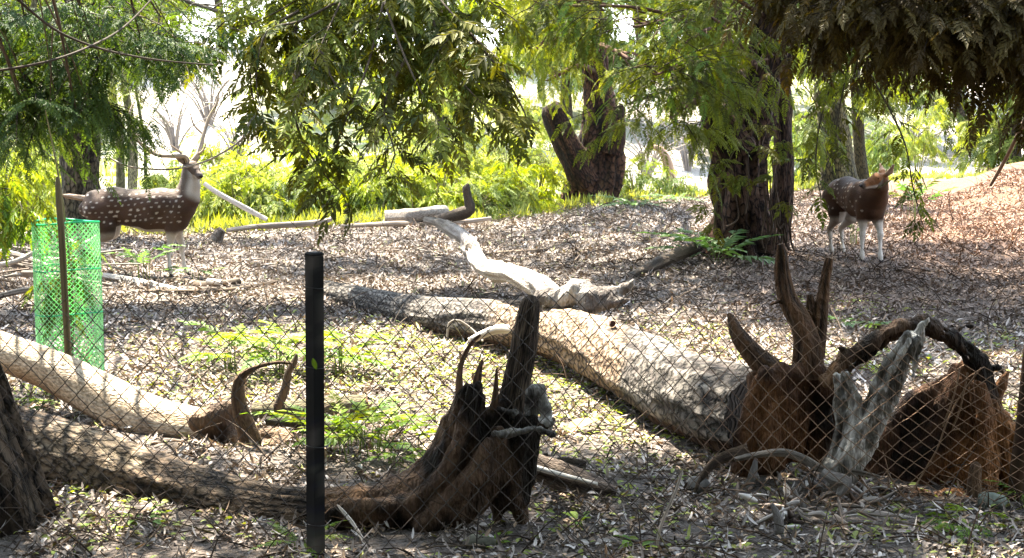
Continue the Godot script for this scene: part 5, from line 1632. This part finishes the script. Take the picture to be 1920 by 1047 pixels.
func build_deer() -> void:
	var g := G(330, 513)
	var at := Vector3((260.0 - 960.0) / FOCAL * 15.0, height(g.x, -15.0), -15.0)
	deer("stag", "spotted dark brown stag with long antlers standing side on at left", at, Basis.IDENTITY.scaled(Vector3.ONE * 0.97), true)
	var d := 16.2
	var fx := (1636.0 - 960.0) / FOCAL * d
	var turn := -1.35
	var b := Basis(Vector3.UP, turn).scaled(Vector3.ONE * 0.97)
	var fore := b * V(0.38, 0)
	var at2 := Vector3(fx - fore.x, 0, -d - fore.z)
	at2.y = height(fx, -d)
	deer("doe", "orange brown doe looking back to the left beside the broad dark trunk", at2, b, false)
	# a third deer-coloured bough: the curved dead branch far behind
	var s := Shape.new()
	var cb := pxs([[1258, 345, 30, 12], [1254, 325, 30, 12], [1250, 300, 30, 9], [1240, 282, 30, 7], [1222, 275, 30, 4]])
	tube(s, cb[0], cb[1], 10, 0.08, 0.2, 2, 1, Color(0.16, 0.1, 0.07), Color(0.36, 0.25, 0.18))
	tag(obj("branch", s, M.bark_plain, self, true, cb[0][0]), "curved brown dead branch standing up in the bright gap between the two big trunks", "branch")
	var r := RandomNumberGenerator.new()
	r.seed = 77
	var ds := thing("hanging_branch", "thin branch of drooping dull green leaves hanging just in front of the doe", "branch", P(1600, 330, 15.2))
	var fol := {"fronds": [], "twigs": []}
	for st in [[[1640, -160, 15.6], [1600, 80, 15.4], [1575, 200, 15.3], [1566, 270, 15.3]], [[1600, 80, 15.4], [1690, 250, 15.3], [1712, 350, 15.2], [1730, 420, 15.2]], [[1600, 60, 15.4], [1545, 200, 15.4], [1530, 300, 15.3], [1540, 370, 15.3]]]:
		var q := Shape.new()
		var pts := []
		var rad := []
		for e in st:
			pts.append(P(e[0], e[1], e[2]))
			rad.append(0.012 - 0.0022 * rad.size())
		tube(q, pts, rad, 6, 0.1, 0, 1, 1, Color(0.03, 0.024, 0.015), Color(0.05, 0.04, 0.025))
		obj("stem", q, M.bark_plain, ds)
		for p in smooth_path(pts, rad, 0.075)[0]:
			var a := r.randf() * TAU
			fol.fronds.append(Transform3D(basis_along(Vector3(cos(a), r.randf_range(-1.0, 0.0), sin(a)), Vector3(0, 1, 0.3)).scaled_local(Vector3.ONE * r.randf_range(0.7, 1.1)), p))
	leaf_parts(ds, fol, M.frond_lance, 200, [M.leaf_a, M.leaf_b, M.olive_a], Color.WHITE, Color.WHITE, r)
	var spots := [[330, 250, 40, 1.5, "bare grey brush on the white bank right of the slim trunks"], [395, 225, 44, 2.0, "tall bare brush on the white bank behind the stag's antlers"], [445, 240, 38, 1.3, "low bare brush left of the hanging branch's leaves"], [1215, 250, 40, 1.6, "bare brush in the bright gap right of the forked trunk"], [1290, 230, 42, 1.8, "bare brush in the bright gap left of the broad trunk"], [1700, 240, 50, 2.0, "bare brush above the bright lawn at right"], [350, 190, 52, 2.2, "dead brush at the top of the white bank"]]
	for sp in spots:
		var base := on_ground((sp[0] - 960.0) / FOCAL * sp[2], -sp[2])
		var t := thing("bare_shrub", sp[4], "shrub", base, "bare brush on the bright bank")
		for k in 16:
			var q := Shape.new()
			var a := r.randf() * TAU
			var out: Vector3 = Vector3(cos(a), 0, sin(a)) * sp[3] * r.randf_range(0.2, 0.8)
			var tip: Vector3 = base + out + Vector3(0, sp[3] * r.randf_range(0.4, 1.0), 0)
			var mid: Vector3 = base + out * 0.35 + Vector3(0, (tip.y - base.y) * 0.6, 0)
			tube(q, [base + out * 0.05, mid, tip], [0.035, 0.022, 0.008], 5, 0.3, 0, 1, 1, Color(0.1, 0.085, 0.07), Color(0.2, 0.17, 0.15))
			var side := Vector3(r.randfn(), r.randf(), r.randfn()) * 0.3
			tube(q, [mid, mid + side, mid + side * 2.0], [0.015, 0.01, 0.004], 4, 0.3, 0, 1, 1, Color(0.1, 0.085, 0.07), Color(0.2, 0.17, 0.15))
			obj("stem", q, M.bark_plain, t)

# ------------------------------------------------------------------ small plants
func plant(called: String, label: String, at: Vector3, fronds: int, size: float, mesh: Mesh, mats: Array, r: RandomNumberGenerator, rise := 0.5, spread := 0.1, tall := 0.1, group := "") -> Node3D:
	var t := thing(called, label, "plant", at, group)
	for k in fronds:
		var a := TAU * (k + r.randf() * 0.7) / fronds
		var dir := Vector3(cos(a), rise * r.randf_range(0.4, 1.4), sin(a)).normalized()
		var h := tall * r.randf_range(0.3, 1.0)
		var root := at + Vector3(cos(a), 0, sin(a)) * spread * r.randf()
		var from := root + Vector3(r.randfn() * 0.01, h, r.randfn() * 0.01)
		var s := Shape.new()
		tube(s, [root - Vector3(0, 0.01, 0), root.lerp(from, 0.6), from], [0.004, 0.003, 0.0022], 5, 0.06, 0, 1, 1, Color(0.09, 0.12, 0.03), Color(0.12, 0.15, 0.04))
		obj("stalk", s, M.bark_plain, t)
		var o := MeshInstance3D.new()
		o.name = "frond"
		o.mesh = mesh
		o.material_override = mats[r.randi() % mats.size()]
		o.transform = Transform3D(basis_along(dir, Vector3.UP, r.randf_range(-0.3, 0.3)).scaled_local(Vector3.ONE * size * r.randf_range(0.75, 1.2)), from - at)
		t.add_child(o, true)
	return t

func build_plants() -> void:
	var r := RandomNumberGenerator.new()
	r.seed = 15
	var young := [M.young_a, M.young_b, M.young_c]
	var pale := [M.pale_a, M.pale_b]
	plant("fern_seedling", "bright green pinnate seedling left of the black post, above the curved stub", G(430, 695), 12, 1.0, M.frond_lance, young, r, 0.6, 0.06, 0.24)
	plant("fern_seedling", "green pinnate seedling with spreading leaves just left of the black post", G(525, 708), 12, 1.05, M.frond_lance, young, r, 0.55, 0.05, 0.26)
	plant("fern_seedling", "green pinnate seedling showing from behind the right side of the black post", G(640, 705), 12, 1.05, M.frond_lance, young, r, 0.5, 0.06, 0.24)
	plant("leafy_plant", "low leafy plant in front of the mossy sawn log, right of the post", G(700, 850), 22, 0.75, M.frond_lance, young, r, 0.7, 0.22, 0.12)
	plant("leafy_plant", "low leafy plant in the dark beside the thin greenish branch", G(640, 838), 18, 0.7, M.frond_lance, young + [M.leaf_b], r, 0.8, 0.18, 0.13)
	plant("leafy_plant", "small leafy plant tucked under the greenish branch's right end", G(745, 870), 9, 0.5, M.frond_lance, young, r, 0.5, 0.1, 0.05)
	plant("seedling", "pale broad leafed seedling growing against the far side of the long fallen trunk's left part", G(815, 615), 6, 0.75, M.leaf_big, pale + [M.young_a], r, 0.6, 0.03, 0.12)
	plant("fern", "large pale green fern at the foot of the broad trunk", G(1345, 495), 11, 2.2, M.frond_lance, pale, r, 0.7, 0.06, 0.12)
	plant("fern", "small fern left of the doe's legs under the hanging leaves", G(1600, 462), 6, 1.2, M.frond_soft, pale, r, 0.9, 0.05, 0.45)
	plant("fern", "green fern rising just left of the stag's forelegs", G(268, 532), 7, 1.0, M.frond_lance, pale, r, 0.9, 0.08, 0.3)
	plant("fern", "grey green fern to the right of the stag's forelegs", G(368, 528), 5, 0.8, M.frond_lance, pale, r, 0.5, 0.06, 0.12)
	plant("leafy_plant", "low pale plant behind the root plate's spikes", G(1590, 612), 8, 0.9, M.frond_lance, pale + [M.young_b], r, 0.4, 0.15, 0.03)
	plant("leafy_plant", "yellow green tuft seen through the arched root", G(1655, 690), 7, 0.6, M.frond_lance, young, r, 0.3, 0.1, 0.02)
	plant("leafy_plant", "small bright green plant against the underside of the fallen trunk near the root plate", G(1352, 850), 8, 0.42, M.leaf_big, young, r, 0.7, 0.05, 0.08)
	plant("leafy_plant", "light green plant in the bottom right corner", G(1805, 985), 9, 0.5, M.frond_lance, young, r, 0.2, 0.12, 0.03)
	plant("leafy_plant", "small green plant by the foot of the right edge post", G(1915, 945), 5, 0.4, M.frond_lance, young, r, 0.5, 0.04, 0.06)
	plant("leafy_plant", "low green plant under the lower left log", G(270, 980), 8, 0.4, M.leaf_big, young, r, 0.3, 0.1, 0.03)
	plant("leafy_plant", "scattered green leaves left of the fence post's foot", G(190, 985), 7, 0.35, M.leaf_big, young + [M.leaf_b], r, 0.3, 0.12, 0.02)
	plant("fern_seedling", "little fern at the foot of the black fence post", G(565, 1035), 6, 0.55, M.frond_soft, young, r, 0.5, 0.05, 0.05)
	plant("seedling", "tiny seedling on the litter below the stone in the middle foreground", G(920, 1025), 5, 0.35, M.leaf_big, young, r, 0.5, 0.03, 0.03)
	plant("seedling", "tiny seedling on the litter right of the splintered root", G(1087, 992), 5, 0.35, M.leaf_big, young, r, 0.6, 0.03, 0.04)
	plant("seedling", "pale seedling near the bottom edge left of the root plate", G(1195, 1030), 5, 0.4, M.leaf_big, young, r, 0.5, 0.04, 0.03)
	plant("leafy_plant", "green plant beside the green net guard's foot, behind the pale log", G(120, 765), 8, 0.55, M.frond_lance, young, r, 0.4, 0.15, 0.04)
	plant("fern", "pale feathery plant at the forked trunk's right foot", G(1190, 392), 10, 1.9, M.frond_soft, pale, r, 0.4, 0.3, 0.1)
	plant("fern", "pale feathery plant between the forked trunk and the broad trunk", G(1265, 380), 10, 1.7, M.frond_soft, pale, r, 0.4, 0.3, 0.1)
	plant("fern", "pale green sprig behind the right hand side of the doe", G(1715, 420), 9, 1.5, M.frond_lance, [M.leaf_b, M.pale_b], r, 1.2, 0.15, 0.5)
	# low spots of ground cover in the sun patches
	var where := []
	var tint := []
	for area in [[760, 680, 0.9, 1300], [880, 640, 0.6, 450], [960, 760, 0.7, 500], [1140, 770, 0.8, 1000], [640, 620, 0.6, 450], [620, 720, 0.6, 500], [1650, 680, 0.4, 260], [1890, 760, 0.4, 260], [1300, 640, 0.6, 350], [1000, 700, 0.6, 400], [420, 640, 0.7, 450], [250, 960, 0.5, 220], [140, 900, 0.3, 150], [1700, 1000, 0.5, 200], [80, 740, 0.5, 300], [1890, 650, 0.5, 250], [1150, 900, 0.6, 200], [1600, 580, 0.6, 200], [1050, 1000, 0.7, 140], [330, 740, 0.5, 200]]:
		var g := G(area[0], area[1])
		for k in area[3]:
			var p: Vector3 = g + Vector3(r.randfn(), 0, r.randfn() * 1.4) * area[2] * 0.6
			p = on_ground(p.x, p.z, 0.012)
			var a := r.randf() * TAU
			var sc := r.randf_range(0.3, 0.75)
			where.append(Transform3D(basis_along(Vector3(cos(a), r.randf_range(0.0, 0.7), sin(a)), Vector3.UP, r.randfn() * 0.3).scaled_local(Vector3.ONE * sc), p))
			tint.append(Color(0.13, 0.19, 0.03).lerp(Color(0.34, 0.38, 0.14), r.randf()))
	tag(multi("ground_cover", M.leaf_small, M.leaf, where, tint), "small yellow green weeds spreading over the sunlit patches of the floor", "weeds", "", "stuff")
	# leaf on the post, orange dry leaf
	var lf := Shape.new()
	var lm := MeshInstance3D.new()
	lm.name = numbered("leaf")
	lm.mesh = M.leaf_big
	lm.material_override = M.young_a
	lm.transform = Transform3D(basis_along(Vector3(0.3, -1, 0.1), Vector3(0, 0.2, 1)).scaled_local(Vector3.ONE * 0.26), P(586, 672, 5.44))
	add_child(lm)
	tag(lm, "single little green leaf caught on the black fence post", "leaf")
	var dl := MeshInstance3D.new()
	dl.name = numbered("dry_leaf")
	dl.mesh = broad_leaf(0.15, 0.09, 0.7)
	var om := leaf_mat(Color(0.42, 0.22, 0.1), Color(0.5, 0.3, 0.2))
	dl.material_override = om
	dl.transform = Transform3D(basis_along(Vector3(0.55, 0.75, -0.2), Vector3(-0.7, 0.5, 0.6)), G(1066, 815))
	add_child(dl)
	tag(dl, "big curled orange dry leaf standing on the sunlit litter right of the splintered root", "leaf")

# ------------------------------------------------------------------ sticks and lying branches
func build_sticks() -> void:
	var br := RandomNumberGenerator.new()
	br.seed = 91
	var pile_at := G(20, 530)
	var pile := thing("brush_pile", "tangled heap of grey dead branches left of the green net guard", "brush pile", pile_at)
	for k in 46:
		var q := Shape.new()
		var a := br.randf() * TAU
		var c := pile_at + Vector3(br.randfn() * 0.5, 0.03 + 0.3 * br.randf(), br.randfn() * 0.55)
		var dir := Vector3(cos(a), br.randf_range(-0.25, 0.25), sin(a)) * br.randf_range(0.25, 0.6)
		var rr := br.randf_range(0.006, 0.02)
		var w := br.randf()
		tube(q, [c - dir, c + Vector3(0, br.randf_range(-0.04, 0.06), 0), c + dir], [rr, rr * 0.9, rr * 0.5], 6, 0.12, 0.2, 2, 1, Color(0.04, 0.03, 0.022).lerp(Color(0.12, 0.1, 0.085), w), Color(0.12, 0.09, 0.07).lerp(Color(0.36, 0.32, 0.28), w), true, k)
		obj("branch", q, M.bark_plain, pile)
	var heap_at := G(1500, 985)
	var heap := thing("bark_heap", "heap of broken bark and root scraps at the foot of the root plate", "bark heap", heap_at)
	for k in 70:
		var q := Shape.new()
		var g := G(br.randf_range(1380, 1660), br.randf_range(905, 1000))
		var a := br.randf() * TAU
		var dir := Vector3(cos(a), br.randf_range(-0.2, 0.7), sin(a)) * br.randf_range(0.02, 0.085)
		var rr := br.randf_range(0.005, 0.014)
		var w := br.randf() * br.randf()
		var c := g + Vector3(0, 0.02 + 0.03 * br.randf(), 0)
		tube(q, [c - dir, c + Vector3(br.randfn(), br.randfn(), br.randfn()) * 0.008, c + dir], [rr * 0.6, rr, rr * 0.3], 7, 0.03, 0.4, 2, 2, Color(0.02, 0.013, 0.009).lerp(Color(0.2, 0.18, 0.16), w), Color(0.1, 0.06, 0.04).lerp(Color(0.6, 0.56, 0.52), w), true, k)
		obj("scrap", q, M.bark_plain, heap)
	var pale_a := Color(0.26, 0.22, 0.19)
	var pale_b := Color(0.56, 0.5, 0.44)
	var dark_a := Color(0.035, 0.025, 0.018)
	var dark_b := Color(0.12, 0.09, 0.065)
	var mid_a := Color(0.1, 0.08, 0.065)
	var mid_b := Color(0.27, 0.22, 0.18)
	var list := [
		["stick", "pale stick leaning from the ground up to the right of the stag's chest", [[500, 412, 19.6, 4], [450, 385, 19.6, 5], [405, 360, 19.6, 5], [382, 344, 19.6, 4]], pale_a, pale_b],
		["log", "thin brown log lying along the sunlit edge right of the stag", [[425, 432, 18.6, 4], [480, 425, 18.9, 5], [560, 421, 19.2, 6], [612, 415, 19.4, 5], [622, 408, 19.5, 3]], mid_a, mid_b],
		["log", "short pale thick log lying at the edge in front of the bright bushes", [[722, 408, 20.4, 13], [760, 406, 20.4, 15], [800, 402, 20.4, 14], [838, 398, 20.5, 12]], pale_a, pale_b * 0.85],
		["log", "bent dark branch with an upright end, lying behind the pale log's limb", [[815, 414, 20.0, 8], [845, 406, 20.2, 11], [868, 400, 20.3, 13], [882, 392, 20.3, 11], [878, 372, 20.3, 8.5], [875, 352, 20.3, 8], [878, 344, 20.3, 2]], dark_a, dark_b],
		["stick", "long low stick along the floor's sunlit edge left of the pale limb", [[640, 424, 20.0, 4], [740, 420, 20.2, 5], [850, 418, 20.6, 5], [920, 410, 21, 4]], mid_a, mid_b],
		["stick", "dark stick lying on the bare floor right of the pale limb", [[905, 478, 16.6, 3], [945, 476, 16.8, 6], [990, 473, 17, 6], [1025, 468, 17.1, 4]], dark_a, dark_b],
		["log", "dark half buried branch pointing at the broad trunk's foot", [[1175, 522, 14.4, 7], [1220, 500, 15, 11], [1260, 482, 15.6, 13], [1310, 462, 16.2, 13]], dark_a, dark_b * 1.3],
		["stick", "straight pale pole lying in front of the stag's forelegs", [[186, 517, 14.6, 6], [250, 527, 14.3, 7], [320, 542, 13.9, 6], [360, 552, 13.6, 5]], pale_a, pale_b],
		["branch", "long dark branch lying at the stag's feet", [[270, 524, 14.6, 5], [330, 528, 14.4, 7], [390, 536, 14.1, 8], [450, 528, 14.2, 7]], dark_a, dark_b],
		["branch", "slim dark branch lying below the long dark branch", [[230, 548, 13.6, 4], [330, 548, 13.6, 5], [420, 546, 13.7, 5], [520, 528, 14.2, 3]], dark_a, dark_b],
		["log", "short pale cut piece at the right end of the branch by the stag's feet", [[388, 528, 14.0, 6], [415, 531, 13.95, 6]], pale_a, pale_b],
		["stump", "small dark broken stump on the floor behind the stag's forelegs", [[404, 452, 18.4, 13], [410, 438, 18.4, 11], [416, 430, 18.4, 8]], dark_a, mid_b],
		["stick", "grey stick running left of the green net guard's foot, upper one", [[-20, 500, 12.6, 4], [30, 490, 12.8, 5], [70, 470, 13, 4]], mid_a, pale_b * 0.7],
		["stick", "grey stick crossing the pile left of the green net guard", [[-20, 470, 14, 5], [40, 480, 13.6, 5], [90, 500, 13.2, 4]], mid_a, pale_b * 0.7],
		["stick", "dark stick on the pile left of the green net guard, lowest one", [[-20, 560, 11.6, 5], [30, 548, 11.8, 6], [80, 540, 12, 4]], dark_a, mid_b],
		["stick", "thin dark rod leaning by the right edge over the orange earth", [[1858, 348, 21, 3], [1885, 300, 20.6, 3.5], [1918, 235, 20, 4], [1940, 190, 19.8, 4]], dark_a, dark_b],
		["log", "bleached curved log on the bank at the upper right", [[1768, 225, 60, 9], [1788, 262, 58, 10], [1820, 282, 56, 9], [1880, 292, 55, 7], [1940, 296, 55, 5]], pale_b * 0.9, pale_b * 1.3],
		["log", "small brown log on the floor right of the doe", [[1790, 478, 17, 6], [1820, 488, 16.6, 9], [1858, 496, 16.3, 7]], dark_a * 1.6, mid_b],
		["stick", "thin stick standing up from the litter near the fence right of the post", [[700, 1047, 5.6, 3], [660, 980, 5.75, 3.5], [625, 940, 5.85, 2.5]], mid_a, pale_b],
		["stick", "thin upright twig in the foreground left of the root plate", [[1228, 1050, 5.55, 3], [1240, 985, 5.62, 3], [1268, 920, 5.7, 3], [1280, 880, 5.75, 2]], dark_a, mid_b],
		["stick", "bundle like flat splintered plank at the foot of the round root plate", [[1580, 955, 6.1, 9], [1650, 968, 6.05, 11], [1720, 978, 6.0, 8], [1760, 984, 6.0, 4]], pale_a * 0.8, pale_b * 0.8],
		["stick", "thin stick slanting up across the litter below the root plate", [[1508, 1005, 5.85, 3], [1540, 985, 5.95, 4], [1580, 972, 6.02, 4], [1620, 965, 6.05, 3]], mid_a, pale_b * 0.8],
		["stick", "bleached stick near the bottom edge below the root plate", [[1668, 990, 5.9, 4], [1690, 1005, 5.8, 4], [1712, 1020, 5.72, 3]], pale_b * 0.8, pale_b * 1.2],
		["twig", "thin arching twig hanging in front of the stag's antlers and face", [[205, 296, 13.4, 1.6], [240, 312, 13.3, 1.6], [300, 318, 13.2, 1.7], [350, 313, 13.1, 1.7], [400, 296, 13, 1.8], [452, 262, 12.9, 1.9], [466, 232, 12.9, 2], [480, 215, 13.1, 2]], mid_a, pale_b * 0.7],
		["branch", "thin dark bough crossing the upper left corner, rising to the right", [[-60, 140, 9, 2.6], [60, 122, 9.2, 2.5], [150, 95, 9.5, 2.2], [230, 52, 10, 1.8], [300, -20, 10.5, 1.5]], dark_a * 0.4, dark_b * 0.4],
		["branch", "thin dark bough crossing the upper left corner, falling to the right", [[-30, -60, 9, 3.2], [45, 10, 9.2, 2.8], [110, 60, 9.5, 2.6], [190, 92, 9.8, 2.2], [290, 112, 10.2, 1.8], [400, 122, 10.6, 1.2]], dark_a * 0.4, dark_b * 0.4],
		["stick", "pale twig arching over the dark hollow of the fallen trunk's left part", [[838, 640, 10.2, 2], [842, 606, 10.2, 2.4], [862, 602, 10.2, 2.6], [888, 622, 10.2, 3], [905, 640, 10.1, 2]], mid_a, pale_b],
		["stick", "grey curved bough lying under the fallen trunk's bare stretch", [[880, 640, 9.9, 6], [930, 618, 9.9, 8], [980, 622, 9.8, 8], [1010, 640, 9.7, 5]], pale_a, pale_b],
	]
	for e in list:
		var s := Shape.new()
		var q := pxs(e[2])
		var foot: Vector3 = q[0][0]
		for p in q[0]:
			if p.y < foot.y:
				foot = p
		tube(s, q[0], q[1], 10, 0.06, 0.22, 2.2, 1.0, e[3], e[4], true, float(hash(e[1]) % 97))
		tag(obj(e[0], s, M.log if q[1][0] > 0.03 else M.bark_plain, self, true, foot), e[1], e[0])
